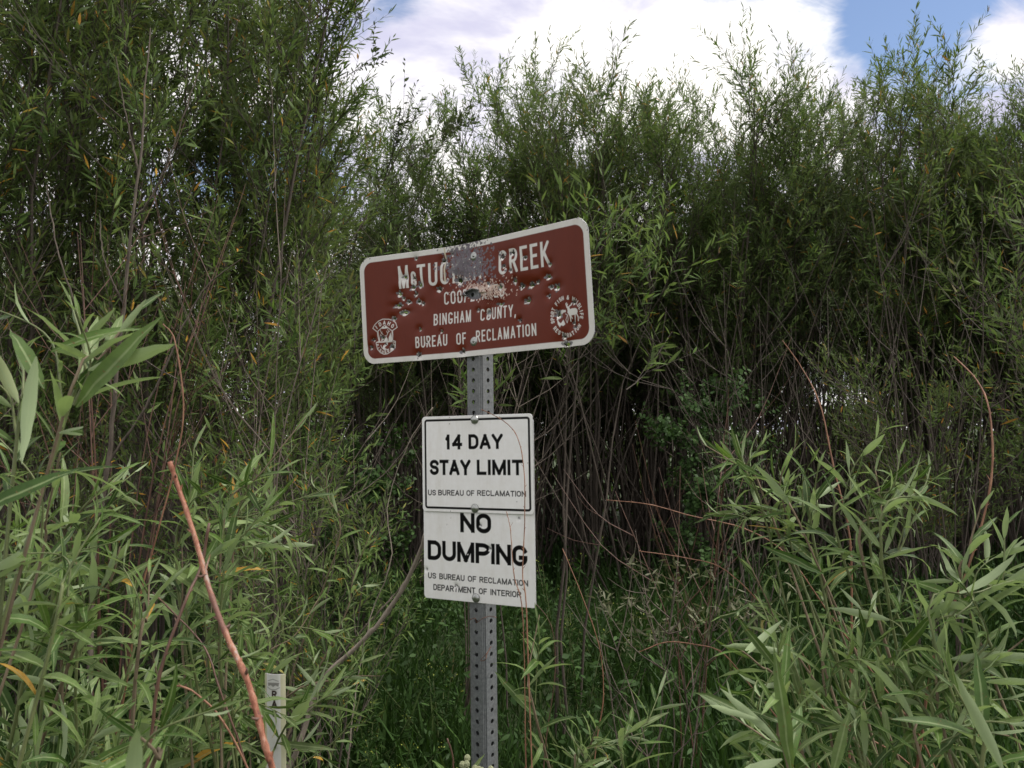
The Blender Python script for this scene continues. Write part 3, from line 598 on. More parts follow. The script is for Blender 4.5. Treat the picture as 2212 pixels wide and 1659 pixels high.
for t_, a_, b_ in (('US', 150, 210), ('BUREAU', 226, 417), ('OF', 436, 496), ('RECLAMATION', 516, 881)): wl(t_, a_, 769 + (a_ - 150) * .0125, b_, 769 + (b_ - 150) * .0125, 42, *sml)
for (x, y) in ((310, 188), (310, 236), (318, 886), (812, 816), (893, 528), (306, 508)): u, v_ = zw(x, y); p.blot(u, v_, .0011, (.2, .19, .18), int(x), .5)
T2 = thing('regulation_sign', 'white stay limit sign with black border, directly above the no dumping sign', 'sign'); T2.matrix_world = wm4
p.build('sign_plate', M_white, T2, .0016)
bme = bolt_mesh('dome_bolt', .0108, .0055, False)
for (x, y) in ((498, 205), (500, 865)):
    u, v_ = zw(x, y); ob('bolt', bme, T2, (u, -.0005, v_))
norg = SC + np.array([0, 0, zt - .433 + .424 / 2]) + ny * .0035; wm4n = frame(norg, -.001)
def zw(x, y): return on_sign(1300 + x / 2.337, 1250 + y / 2.337, norg, wm4n)
p = Panel(.3048, .424, .0012, .009); p.C[:] = (.82, .815, .80)
wl('NO', 390, 1046, 622, 1053, 146, .84, .225, .07, .2); wl('DUMPING', 148, 1249, 892, 1300, 147, .84, .215, .065, .2)
for t_, a_, b_ in (('US', 150, 211), ('BUREAU', 234, 423), ('OF', 446, 510), ('RECLAMATION', 533, 897)): wl(t_, a_, 1386 + (a_ - 150) * .083, b_, 1386 + (b_ - 150) * .083, 44, *sml)
for t_, a_, b_ in (('DEPARTMENT', 190, 503), ('OF', 528, 590), ('INTERIOR', 615, 846)): wl(t_, a_, 1474 + (a_ - 190) * .088, b_, 1474 + (b_ - 190) * .088, 45, *sml)
for k, (x, y, r, dp) in enumerate(((540, 995, 2.6, 3), (825, 942, 2.6, 3), (608, 1170, 3.4, 5), (138, 1322, 2.6, 4), (360, 1444, 3, 4), (290, 988, .8, .5), (320, 938, .8, .5), (448, 1208, 1.2, .5))):
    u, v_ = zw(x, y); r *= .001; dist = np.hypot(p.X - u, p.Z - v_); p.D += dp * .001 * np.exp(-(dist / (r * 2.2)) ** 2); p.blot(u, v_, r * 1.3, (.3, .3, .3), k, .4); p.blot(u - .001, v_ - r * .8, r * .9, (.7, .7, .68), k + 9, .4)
    if r > .002: p.blot(u + .0004, v_ + r * .15, r * .62, None, k + 30, .4, hole=True)
T3 = thing('dumping_sign', 'white no dumping sign without border, lowest on the steel post', 'sign'); T3.matrix_world = wm4n
p.build('sign_plate', M_white, T3, .0016)
u, v_ = zw(508, 1533); ob('bolt', bme, T3, (u, -.0005, v_))

# ------------------------------------------------------------------ perforated square post
PW = .0445; PY = math.radians(39); sp1 = .0254
T4 = thing('sign_post', 'perforated square galvanised steel post carrying the three signs', 'post')
def face_mesh(nh):
    """one wall of the tube with a column of round punched holes"""
    k = 24; V = []; Q = []; hw = PW / 2 - .0035; rh = .0052; b = 0
    for i in range(nh):
        z = i * sp1
        for j in range(k):
            th = (j + .5) * 2 * PI / k; c_, s_ = math.cos(th), math.sin(th); V.append((rh * c_, 0, z + rh * s_))
            f_ = min(hw / max(abs(c_), 1e-6), sp1 / 2 / max(abs(s_), 1e-6)); V.append((f_ * c_, 0, z + f_ * s_))
        for j in range(k): j2 = (j + 1) % k; Q.append((b + 2 * j, b + 2 * j + 1, b + 2 * j2 + 1, b + 2 * j2))
        b += 2 * k
        # corners of the cell
    return np.array(V), np.array(Q)
def cell_mesh(nh):
    hw = PW / 2 - .0035; rh = .0053; per = []
    for (a, b_) in (((hw, -1), (hw, 1)), ((hw, 1), (-hw, 1)), ((-hw, 1), (-hw, -1)), ((-hw, -1), (hw, -1))):
        for u in range(5): t = u / 5; per.append((a[0] + (b_[0] - a[0]) * t, (a[1] + (b_[1] - a[1]) * t) * sp1 / 2))
    k = len(per); V = []; Q = []; bb = 0
    for i in range(nh):
        z = i * sp1
        for (x, y) in per: th = math.atan2(y, x); V.append((rh * math.cos(th), 0, z + rh * math.sin(th))); V.append((x, 0, z + y))
        for j in range(k): j2 = (j + 1) % k; Q.append((bb + 2 * j, bb + 2 * j2, bb + 2 * j2 + 1, bb + 2 * j + 1))
        bb += 2 * k
    return np.array(V), np.array(Q)
nh = 89; z0 = -.298; Vf, Qf = cell_mesh(nh)
fx = np.array([math.cos(PY), -math.sin(PY), 0]); fn = np.array([math.sin(PY), math.cos(PY), 0])
# place: centre of the left wall seen under the signs
q_ = P(1521 * 2212 / 3264, 2100 * 2212 / 3264, 1.0) - CAM; tt = ((SC + ny * .012 - CAM) @ ny) / (q_ @ ny); wall = CAM + q_ * tt; wall[2] = 0
axis = wall + fn * PW / 2
parts = []
for i in range(4):
    th = i * PI / 2; a = fx * math.cos(th) + fn * math.sin(th); b_ = np.cross(np.array([0, 0, 1.0]), a)   # outward normal = -b
    V = Vf[:, :1] * a + Vf[:, 2:3] * np.array([0, 0, 1.0]) - b_ * PW / 2; parts.append((V, Qf))
    # rounded corner strip
    cc = [a * (PW / 2 - .0035) - b_ * (PW / 2 - .0035)][0]; an = np.linspace(0, PI / 2, 5); zz_ = np.array([-sp1 / 2, (nh - .5) * sp1])
    Vc = np.array([cc + (-b_ * math.cos(q) + a * math.sin(q)) * .0035 + np.array([0, 0, z]) for q in an for z in zz_]); Qc = np.array([(2 * j, 2 * j + 2, 2 * j + 3, 2 * j + 1) for j in range(4)]); parts.append((Vc, Qc))
V, Q = merge(parts); me = mesh_np('post_tube', V, Q, mat=M_galv); o = ob('tube', me, T4); md = o.modifiers.new('wall', 'SOLIDIFY'); md.thickness = .0024; md.offset = -1
T4.location = (axis[0], axis[1], z0)
print('post', axis, 'sign centre', SC)
# rusty wires threaded through the post
def curve_thing(name, label, cat, pts, r0, r1, mat, n_=24, k=7, group=None, bumps=0.0, seed=0, cap=True):
    r = np.random.default_rng(seed); pts = [np.asarray(a_, float) for a_ in pts]; pts = [pts[0]] + [a_ + r.normal(0, bumps * 2.5, 3) for a_ in pts[1:-1]] + [pts[-1]]; q = catmull(pts, n_); o0 = q[0].copy()
    L = np.concatenate([[0], np.cumsum(np.linalg.norm(np.diff(q, axis=0), axis=1))]); q[1:-1] += r.normal(0, bumps * .25, q[1:-1].shape)
    R = r0 + (r1 - r0) * np.linspace(0, 1, n_) ; node = r.random(n_) < .2; R = R * (1 + .25 * node * (bumps > 0))
    if cap:
        q = np.vstack([q, q[-1] + (q[-1] - q[-2]) * 1e-3]); R = np.append(R, 1e-5)
    ps = [tubes((q - o0)[None], R[None], k)]
    if bumps > 0 and r0 < .0049:   # buds set alternately along the stem
        s_ = np.concatenate([[0], np.cumsum(np.linalg.norm(np.diff(q, axis=0), axis=1))]); sg = 1
        for u in np.arange(.05, s_[-1], .042):
            i = int(np.searchsorted(s_, u)); i = min(max(i, 1), len(q) - 2); c_ = np.array([np.interp(u, s_, q[:, j]) for j in range(3)]) - o0; t_ = norm(q[i] - q[i - 1]); sd_ = norm(np.cross(t_, [.15, 1, .1])) * sg; sg = -sg; l_ = r.uniform(.003, .007) * (3 if r.random() < .12 else 1)
            ps.append(tubes(np.array([c_, c_ + sd_ * R[i] * .9 + t_ * l_ * .4, c_ + sd_ * (R[i] + l_ * .5) + t_ * l_])[None], np.array([[R[i] * .9, R[i] * .6, .0002]]), 5))
    V, Q = merge(ps); me = mesh_np(name, V, Q, mat=mat, smooth=True); o = ob(name, me, None, o0)
    return tag(o, label, cat, group)
def z2(x, y, Y): return P((1000 + x / 2.011) * 2212 / 3264, (1650 + y / 2.011) * 2212 / 3264, Y)
curve_thing('wire', 'rusty wire threaded through both faces of the post just under the lowest sign', 'wire', [z2(1000, 655, 2.06), z2(1035, 645, 2.02), z2(1045, 672, 2.03), z2(1085, 645, 2.0), z2(1130, 632, 2.03), z2(1172, 640, 2.05)], .0009, .0007, M_rust, 30, 5)
curve_thing('wire', 'rusty hooked wire hanging from the fifth hole on the post below the signs', 'wire', [z2(1136, 826, 2.04), z2(1112, 870, 2.0), z2(1100, 910, 1.99), z2(1070, 915, 2.02), z2(1110, 868, 2.0), z2(1134, 832, 2.03)], .0009, .0007, M_rust, 30, 5)

# ------------------------------------------------------------------ thicket of willows
VK = dict(blen=.92, width=.15, tpow=.8)
VAR = [clump('willow_a', 1, 5.4, .85, 19, .36, 18, 6, 17, LL=.082, **VK), clump('willow_b', 2, 5.4, 1.0, 20, .33, 17, 6, 17, LL=.078, mat=M_far2, **VK),
       clump('willow_c', 3, 5.4, .75, 18, .38, 18, 6, 18, LL=.080, **VK), clump('willow_d', 4, 5.4, 1.1, 20, .35, 17, 6, 17, LL=.094, mat=M_left, **VK), clump('willow_e', 5, 5.4, .9, 18, .32, 18, 6, 17, LL=.084, **VK)]
front = [(-1.2, 8.8, 5.15, 'willow with the low leafy top left of the gap in the skyline'), (-.6, 9.2, 4.75, 'willow with the lowest top, under the notch of white cloud'),
         (0.02, 9.0, 5.75, 'willow with a two-pronged spiky top left of the dark pointed one'), (.72, 8.8, 5.75, 'willow with a dark pointed top above the right half of the brown sign'),
         (1.4, 9.3, 5.4, 'rounded willow right of the dark pointed one'), (2.05, 8.9, 5.65, 'willow with thin spiky leaders against the white cloud, middle of the skyline'),
         (2.85, 9.1, 5.55, 'willow with drooping tip shoots left of the blue gap in the clouds'), (3.45, 9.4, 5.5, 'lower willow directly under the edge of the blue gap'),
         (4.0, 9.0, 5.6, 'tall willow standing up into the blue gap in the clouds'), (4.6, 9.2, 5.55, 'willow with two slim leaders, right of the tallest one'),
         (5.2, 8.7, 5.75, 'willow at the right edge reaching the top of the picture'), (5.9, 8.8, 5.6, 'willow cut off by the right edge of the picture')]
for i, (x, y, h, lab) in enumerate(front):
    plant('willow', 'green ' + lab, 'willow', VAR[i % 5], (x, y), i * 1.7, .92 + .1 * (i % 3), 'willows of the thicket skyline', sz=h / 5.75)
rg = np.random.default_rng(11); k = 0
for (Y, hs, xs_) in ((10.4, 5.2, np.arange(-6.5, 8.2, 1.0)), (12.3, 5.6, np.arange(-8, 10, 1.15)), (14.6, 6.0, np.arange(-9, 12, 1.4))):
    for x in xs_:
        if 2.9 < x * 9 / Y < 3.9 and Y < 14: continue
        if -3.5 < x * 9 / Y < -2.3 or -2.2 < x * 9 / Y < -1.9: continue
        plant('willow', 'bushy willow in the crowded back rows of the thicket, behind the skyline willows', 'willow', VAR[k % 5], (x + rg.uniform(-.3, .3), Y + rg.uniform(-.5, .5)), rg.uniform(0, 6.28), rg.uniform(.9, 1.15), 'willows in the back rows of the thicket', sz=hs / 5.4 * rg.uniform(.72, .92) * (.92 if -1.9 < x * 9 / Y < -.2 else .9 if x < 1 else 1)); k += 1
# left-hand willows, nearer
LV = [clump('near_willow_a', 21, 5.8, .95, 17, .24, 19, 6, 17, LL=.088, ns=3, mat=M_left, blen=.85, width=.15), clump('near_willow_b', 22, 5.7, .85, 16, .27, 19, 6, 17, LL=.086, ns=3, mat=M_left, blen=.9, width=.15)]
for i, (x, y, s_, rz, lab) in enumerate(((-2.75, 4.4, 1.0, 0, 'tall nearer willow with yellowed leaves at the left edge, passing the top of the picture'), (-1.95, 5.0, 1.0, 2, 'tall nearer willow behind the big dead branch on the left'),
        (-1.6, 6.0, .97, 4, 'tall willow whose bright leafy edge borders the white sky, left of the gap'), (-3.6, 6.2, 1.0, 1, 'tall willow deep in the upper left corner, behind the nearer ones'))):
    plant('willow', lab, 'willow', LV[i % 2], (x, y), rz, s_, 'tall willows on the left')
BV = clump('broad', 31, 5.8, 1.25, 8, .3, 18, 6, 11, LL=.058, ns=3, width=.42, mat=M_broad, blen=1.1, sdia=.022, leafang=(.7, 1.2))
plant('broadleaf_tree', 'dark small-leaved tree with blue and white sky showing through, upper left', 'tree', BV, (-2.35, 7.4), .5, 1.0)
# lower willow bushes
SV = [clump('bush_a', 41, 2.6, .75, 12, .25, 9, 4, 13, LL=.09, ns=3, mat=M_left, blen=.5, sdia=.008, base_r=.2), clump('bush_b', 42, 2.5, .38, 4, .70, 7, 4, 11, LL=.09, ns=3, mat=M_far, blen=.4, sdia=.008, base_r=.15)]
for (x, y, s_, v, rz, lab) in ((-1.3, 4.6, .92, 0, 0, 'leafy willow bush left of the brown sign, in front of the bare stems'), (-2.2, 4.0, .62, 0, 2, 'grey-green willow bush low on the left, behind the nearest shoots'),
        (.12, 4.2, 1.03, 1, 1, 'slim willow bush whose bright tips show over and under the brown sign'), (3.1, 5.3, 1.25, 1, 2, 'pale green willow bush at the right edge with drooping twig ends'),
        (3.0, 6.6, .8, 0, 3, 'dim willow bush right of centre, in front of the dark stems'), (4.3, 6.0, 1.2, 0, 5, 'willow bush half out of the picture at the right edge'), (-.75, 3.3, .55, 0, 4, 'small willow bush left of the two white signs'), (-3.2, 3.6, .75, 0, 1, 'shadowy willow bush at the left edge under the tall willows')):
    plant('willow_bush', lab, 'bush', SV[v], (x, y), rz, s_)

# ------------------------------------------------------------------ near shoots: every leaf an object
def near_leaf(i):
    r = np.random.default_rng(100 + i); ns = 8; t = np.linspace(0, 1, ns + 1); wdt = .5 * r.uniform(.09, .14) * np.sin(PI * np.clip(t, 0, 1) ** .8) ** .85; wdt[0] = .008; wdt[-1] = .001
    cu = [.08, .35, .6, .95, .2, .5, 1.2, .3][i]; fold = r.uniform(.15, .5); tw_ = r.uniform(-.8, .8); wob = r.uniform(0, .012)
    V = []; UV = []
    ang = cu * 1.6 * t ** 1.2; xs_ = np.concatenate([[0], np.cumsum(np.cos((ang[1:] + ang[:-1]) / 2) / ns)]); zs_ = -np.concatenate([[0], np.cumsum(np.sin((ang[1:] + ang[:-1]) / 2) / ns)])
    for j in range(ns + 1):
        th = tw_ * t[j] ** 1.5; s_ = np.array([0, math.cos(th), math.sin(th)]); u_ = np.array([math.sin(ang[j]) * .5, -math.sin(th), math.cos(th)])
        c_ = np.array([xs_[j], r.normal(0, .004), zs_[j]])
        for k_, sg in ((-1, 1), (0, 0), (1, 1)):
            V.append(c_ + s_ * k_ * wdt[j] + u_ * (sg * fold * wdt[j] + sg * wob * math.sin(j * 2.3 + k_))); UV.append((t[j], .5 + k_ * .5))
    Q = []
    for j in range(ns):
        for k_ in range(2): a = j * 3 + k_; Q.append((a, a + 3, a + 4, a + 1))
    LA[i] = (np.array(V), np.array(Q), np.array(UV)); return mesh_np('leaf', V, Q, mat=M_near, smooth=True, uv=UV)
LA = {}; LM = [near_leaf(i) for i in range(8)]
def shoot(T, pts, r0, r1, n_, LL, start=.35, seed=0, mat=None, ang=(.95, .35), name='stem', bag=None):
    """a leafy shoot of thing T through world points pts"""
    r = np.random.default_rng(seed); o0 = np.array(T.location); q = catmull(pts, 18)
    R = r0 + (r1 - r0) * np.linspace(0, 1, 18); V, Q = tubes((np.vstack([q, q[-1] + (q[-1] - q[-2]) * .1]) - o0)[None], np.append(R, 1e-4)[None], 6)
    ob(name, mesh_np(name, V, Q, mat=mat or M_green, smooth=True), T)
    s_ = np.concatenate([[0], np.cumsum(np.linalg.norm(np.diff(q, axis=0), axis=1))]); s_ /= s_[-1]; ph = r.uniform(0, 6)
    for i in range(n_):
        u = start + (1 - start) * (i + .6) / n_; c_ = np.array([np.interp(u, s_, q[:, j]) for j in range(3)]); c2 = np.array([np.interp(min(u + .03, 1), s_, q[:, j]) for j in range(3)]); c1 = np.array([np.interp(u - .03, s_, q[:, j]) for j in range(3)])
        t = norm(c2 - c1); ph += 2.4 + r.normal(0, .25); a0 = norm(np.cross(t, [.3, .2, 1.0])); b0 = np.cross(t, a0); pd = a0 * math.cos(ph) + b0 * math.sin(ph)
        f_ = (u - start) / (1 - start); a = (ang[0] + (ang[1] - ang[0]) * f_) * r.uniform(.75, 1.2); d = norm(t * math.cos(a) + pd * math.sin(a))
        nrm = norm(t - (t @ d) * d); nrm = norm(nrm + r.normal(0, .38, 3)); d = norm(d + r.normal(0, .12, 3) - [0, 0, .34 * (1 - f_)]); nrm = norm(nrm - (nrm @ d) * d); side = np.cross(nrm, d)
        L = LL * r.uniform(.75, 1.15) * (1 - .6 * max(f_ - .55, 0) / .45) * (.75 + .25 * min(f_ * 4, 1)); mm = Matrix.Identity(4)
        sw_ = L * r.uniform(.85, 1.2); c_ = c_ - o0
        for j in range(3): mm[j][0], mm[j][1], mm[j][2], mm[j][3] = d[j] * L, side[j] * sw_, nrm[j] * L, c_[j]
        vi = int(r.choice(8, p=[.12, .18, .16, .12, .12, .14, .06, .1])) if f_ < .7 else int(r.choice([0, 4, 7]))
        if bag is None: o = bpy.data.objects.new('leaf', LM[vi]); COL.objects.link(o); o.parent = T; o.matrix_local = mm
        else: bag.append((L * (1 + 2 * (u > .5)) / max(np.linalg.norm(c_ + o0 - CAM), .3), vi, mm))
def willow_shrub(label, root, tips, LL, seed, nl=(11, 17), lead=.45, name='willow_shrub', r0=.0045, group=None, keep=.68):
    """tips: (dx, dy, Y) of each shoot's end; stems start on the ground at root"""
    tips = tips[:int(len(tips) * keep + .5)]; T = thing(name, label, 'shrub', (root[0], root[1], 0), group); r = np.random.default_rng(seed); bag = []; LL = LL * 1.24
    for i, tp in enumerate(tips):
        e = P(*tp[:3]); b0 = np.array([root[0] + r.normal(0, .07), root[1] + r.normal(0, .05), -.02])
        if len(tp) > 3:   # direction the tip comes from, in picture terms: (dx, dy) of a point lower on the shoot
            m1 = P(tp[0] + tp[3], tp[1] + tp[4], tp[2] + r.uniform(-.05, .05))
        else: m1 = e - np.array([(e[0] - b0[0]) * .4 + r.normal(0, .03), (e[1] - b0[1]) * .4, lead * r.uniform(.7, 1)])
        m0 = b0 + (m1 - b0) * .5 + np.array([r.normal(0, .04), r.normal(0, .03), .1])
        pts = [b0, m0, m1, (m1 + e) / 2 + r.normal(0, .015, 3), e]; tot = np.linalg.norm(m0 - b0) + np.linalg.norm(m1 - m0) + np.linalg.norm(e - m1); n_ = int(r.integers(*nl) * 1.15)
        st = 1 - np.linalg.norm(e - m1) * 1.7 / tot
        shoot(T, pts, r0 * r.uniform(.6, 1.0), .0011, n_, LL * r.uniform(.85, 1.15), start=max(st, .15), seed=seed * 100 + i, mat=M_green if i % 3 else M_twig, bag=bag)
        for j in range(2):      # short side shoots
            w_ = r.uniform(.15, .75); a_ = m0 + (m1 - m0) * w_ if j else m1 + (e - m1) * r.uniform(.05, .4); d_ = norm(e - m1) * .7 + norm(r.normal(0, 1, 3)) * .75; l_ = r.uniform(.09, .2); e_ = a_ + norm(d_) * l_
            shoot(T, [a_, a_ + norm(e - m1) * l_ * .3 + norm(d_) * l_ * .2, e_], .0016, .0008, int(r.integers(7, 11)), LL * r.uniform(.5, .8), start=.1, seed=seed * 999 + i * 7 + j, mat=M_green, bag=bag, name='side_shoot')
    bag.sort(key=lambda b: -b[0])
    for _, vi, mm in bag[:290]: o = bpy.data.objects.new('leaf', LM[vi]); COL.objects.link(o); o.parent = T; o.matrix_local = mm
    if len(bag) > 290:
        Vs = []; Qs = []; Us = []; o_ = 0
        for _, vi, mm in bag[290:]:
            v, q, u = LA[vi]; m_ = np.array(mm); Vs.append(v @ m_[:3, :3].T + m_[:3, 3]); Qs.append(q + o_); Us.append(u); o_ += len(v)
        tag(ob('small_leaves', mesh_np('small_leaves', np.vstack(Vs), np.vstack(Qs), mat=M_near2, smooth=True, uv=np.vstack(Us)), T), kind='stuff')
    return T
rg = np.random.default_rng(77)
def region(x0, x1, y0, y1, Y0, Y1, n_, dx=(-60, 60), dy=(160, 260)):
    return [(rg.uniform(x0, x1), rg.uniform(y0, y1), rg.uniform(Y0, Y1), rg.uniform(*dx), rg.uniform(*dy)) for _ in range(n_)]
willow_shrub('nearest willow shrub with the largest leaves, cut by the left edge', (-.75, .95), [(300, 660, .98, -170, 260), (150, 640, 1.05, -20, 300), (50, 760, 1.0, -20, 250), (130, 980, 1.1, -60, 300), (-20, 1180, .95, -60, 200), (215, 1120, 1.15, -100, 250)], .074, 1, (7, 10), r0=.0038, keep=1)
willow_shrub('willow shrub filling the left edge below the nearest one, grey-green leaves', (-.85, 1.5), region(0, 330, 1000, 1330, 1.25, 1.7, 17, (-130, -10)), .1, 2, (11, 16))
willow_shrub('willow shrub behind the thick red stalk, its two long arching shoots pointing right', (-.62, 1.8), [(670, 890, 1.75, -190, 260), (700, 1060, 1.8, -260, 130), (640, 960, 1.9, -180, 300), (560, 1000, 1.9, -60, 260), (420, 960, 1.8, -40, 260), (480, 1090, 1.7, -80, 240)] + region(330, 640, 1080, 1330, 1.6, 2.0, 9, (-140, 0)), .102, 3, (10, 15))
willow_shrub('willow shrub in the lower left corner under the crossing red stems', (-.75, 1.35), region(0, 330, 1380, 1640, 1.2, 1.7, 14, (-120, 20), (150, 220)) , .1, 4, (11, 15))
willow_shrub('willow shrub between the two red stems at the bottom, left of the white marker', (-.7, 2.1), region(240, 500, 1330, 1600, 1.7, 2.2, 12, (-130, 0), (140, 220)), .1, 5, (11, 16))
willow_shrub('willow shrub with arching shoots in front of the white marker', (-.85, 2.6), [(820, 1460, 2.1, -210, 60), (740, 1490, 1.95, -130, 90), (640, 1400, 2.3, -120, 160), (690, 1290, 2.4, -130, 150), (560, 1240, 2.4, -110, 160), (790, 1390, 2.6, -140, 130)], .105, 6, (9, 13))
willow_shrub('finer-leaved willow shrub behind the diagonal fallen branch, left of the white signs', (-.85, 3.0), region(560, 830, 960, 1380, 2.6, 3.1, 15, (-80, 40), (150, 230)), .075, 7, (13, 18))
willow_shrub('broad willow shrub at right with shoots rising to a row of bright tips', (.95, 1.75), [(1520, 960, 1.9, 130, 110), (1590, 940, 1.85, 60, 170), (1640, 1010, 1.85, 60, 140), (1720, 960, 1.8, 20, 200), (1770, 990, 1.75, -10, 190), (1830, 990, 1.75, -20, 180), (1890, 1010, 1.7, -30, 190), (1945, 975, 1.65, -70, 170), (2010, 1010, 1.65, -110, 150), (1690, 1080, 1.8, 80, 150), (1990, 1080, 1.7, -80, 170), (1560, 1090, 1.9, 120, 60), (1610, 1200, 1.75, 90, 180), (1790, 1130, 1.7, 10, 200), (1900, 1160, 1.6, -30, 200)], .088, 8, (11, 15), keep=.85)
willow_shrub('willow shrub cut by the right edge with the palest, widest leaves', (1.05, 1.35), [(2120, 1090, 1.5, -30, 220), (2170, 1130, 1.5, -60, 190), (2240, 1240, 1.45, -230, 120), (2250, 1350, 1.45, -230, 130), (2230, 1480, 1.4, -220, 60), (2080, 1230, 1.5, -60, 190), (2180, 1590, 1.4, -200, 20), (1990, 1300, 1.5, -30, 170), (2150, 1400, 1.45, -130, 120), (2060, 1490, 1.4, -110, 100), (2230, 1190, 1.5, -150, 160)], .1, 9, (10, 14), keep=.85)
willow_shrub('willow shrub low at right, its curved leaves hanging over dark grass', (.72, 1.6), [(1580, 1390, 1.6, 120, 130), (1640, 1290, 1.7, 70, 200), (1700, 1390, 1.6, 40, 200), (1780, 1350, 1.6, 10, 200), (1860, 1380, 1.6, -10, 190), (1930, 1440, 1.5, -30, 160), (1540, 1520, 1.5, 160, 110), (1620, 1560, 1.5, 80, 120), (1850, 1560, 1.5, 20, 120), (1760, 1520, 1.5, 10, 150), (1990, 1600, 1.4, -20, 100)], .092, 10, (10, 15), keep=.85)
willow_shrub('nearest shoots at the bottom right with a few long upright leaves', (.5, 1.0), [(1690, 1500, 1.05, 20, 190), (2060, 1480, 1.0, 60, 180), (1560, 1620, 1.1, 60, 110)], .1, 11, (5, 8))
willow_shrub('single leafy willow shoot just right of the post', (.13, 1.95), [(1165, 1330, 1.85, -10, 210), (1200, 1480, 1.8, -30, 170)], .105, 12, (9, 12))
willow_shrub('low willow shoots at the bottom edge right of the post', (.33, 1.75), [(1290, 1570, 1.7, -40, 110), (1400, 1560, 1.7, -50, 110), (1240, 1600, 1.7, 0, 110), (1350, 1620, 1.6, 10, 90), (1450, 1590, 1.7, -60, 90)], .09, 13, (8, 11))
willow_shrub('willow shoot with one pale upright leaf at the bottom edge, left of the thick stalk', (-.42, .75), [(290, 1580, .8, 10, 160)], .07, 14, (3, 5))

def big_leaf(T, a, b, vi, wr=1.1, under=False, tilt=0.0):
    """one large leaf from base a to tip b, its upper (or lower) face towards the viewer"""
    A, B = P(*a), P(*b); d = B - A; L = np.linalg.norm(d); d = d / L; v_ = norm(CAM - A + np.array([0, 0, .5 * (0 if under else 1)])); nr = norm(v_ - (v_ @ d) * d)
    if under: nr = -nr
    sd_ = np.cross(nr, d); nr = norm(nr + sd_ * tilt); sd_ = np.cross(nr, d); L *= 1.12; mm = Matrix.Identity(4); c_ = A - np.array(T.location)
    for j in range(3): mm[j][0], mm[j][1], mm[j][2], mm[j][3] = d[j] * L, sd_[j] * L * wr, nr[j] * L, c_[j]
    o = ob('leaf', LM[vi], T); o.matrix_local = mm
SH = [o for o in bpy.data.objects if o.type == 'EMPTY' and o.name.startswith('willow_shrub')]
near_ = next(o for o in SH if o['label'].startswith('nearest willow shrub')); low_ = next(o for o in SH if o['label'].startswith('nearest shoots')); pale_ = next(o for o in SH if o['label'].startswith('willow shoot with one pale')); curv_ = next(o for o in SH if 'curved leaves' in o['label'])
for a, b, vi, w_, u in (((78, 770, .86), (48, 985, .86), 1, .85, True), ((190, 800, .9), (385, 742, .9), 1, 1.0, True), ((165, 880, .9), (315, 700, .88), 4, 1.2, False), ((-40, 1105, .72), (142, 1012, .74), 4, 1.3, False), ((127, 935, .9), (258, 925, .88), 3, 1.0, True), ((40, 870, .9), (-30, 740, .9), 5, 1.2, True), ((95, 840, .92), (20, 690, .95), 1, 1.1, False), ((110, 760, .95), (280, 690, .95), 5, 1.0, False), ((-30, 1240, .9), (130, 1160, .9), 3, 1.1, True)): big_leaf(near_, a, b, vi, w_, u)
for a, b, vi, w_, u in (((1711, 1670, 1.0), (1678, 1430, 1.0), 4, .85, False), ((1798, 1680, 1.0), (1832, 1545, 1.0), 0, 1.2, False), ((2170, 1670, .9), (2062, 1452, .92), 1, .75, True), ((1690, 1640, 1.05), (1555, 1690, 1.05), 6, 1.1, True), ((1680, 1600, 1.0), (1560, 1490, 1.02), 1, .8, True), ((1650, 1560, 1.0), (1510, 1515, 1.0), 2, .8, True)): big_leaf(low_, a, b, vi, w_, u)
big_leaf(pale_, (282, 1720, .6), (298, 1568, .6), 1, 1.5, True)
for a, b, vi, w_, u in (((1708, 1410, 1.5), (1546, 1393, 1.5), 5, .8, True), ((1690, 1340, 1.5), (1565, 1450, 1.5), 6, .6, True), ((1780, 1240, 1.6), (1660, 1180, 1.6), 4, .9, False)): big_leaf(curv_, a, b, vi, w_, u)

# ------------------------------------------------------------------ bare stalks and fallen wood
K = lambda pts: [P(*a) for a in pts]
def gnd(pt, dx=0, dy=0): return np.array([pt[0] + dx, pt[1] + dy, -.03])
q = K([(600, 1720, .78), (575, 1600, .78), (540, 1480, .79), (490, 1370, .8), (450, 1270, .81), (420, 1160, .82), (385, 1050, .83), (366, 997, .83)])
def rooted(q):
    """carry a stalk on down to the ground below its lowest seen point"""
    d = norm(q[0] - q[1]); d = norm(np.array([d[0] * .6, d[1] * .6, min(d[2], -.6)])); L = (q[0][2] + .03) / -d[2]; n_ = max(int(L / np.linalg.norm(q[0] - q[1])), 2); n_ = min(n_, 12)
    return [q[0] + d * L * (1 - i / n_) for i in range(n_)] + q
T = curve_thing('cut_stalk', 'thick mottled red cut stalk leaning close to the camera at lower left', 'stalk', rooted(q), .0044, .0019, M_stalk, 160, 12, bumps=.0003, seed=3)
r = np.random.default_rng(12); o0 = np.array(T.location); q = catmull([P(*a) for a in ((366, 997, .83), (385, 1050, .83), (420, 1160, .82), (450, 1270, .81), (490, 1370, .8), (540, 1480, .79), (575, 1600, .78))], 60)
for i in (1, 7, 16, 27, 38, 47, 55):   # leaf scars and short broken spurs
    t_ = norm(q[min(i + 1, 59)] - q[i]); pd = perp(t_[None], r)[0]; pd = norm(pd - np.array([0, .6, 0])); R_ = .0021 + .0019 * i / 60; l_ = r.uniform(.002, .0045)
    V, Q = tubes(np.array([q[i] - pd * R_ * .5, q[i] + pd * R_, q[i] + pd * (R_ + l_) - t_ * l_ * .6, q[i] + pd * (R_ + l_ * .8) - t_ * l_])[None] - o0, np.array([[R_ * .55, R_ * .45, R_ * .25, .0003]]), 7)
    ob('node', mesh_np('node', V, Q, mat=M_redd, smooth=True), T)
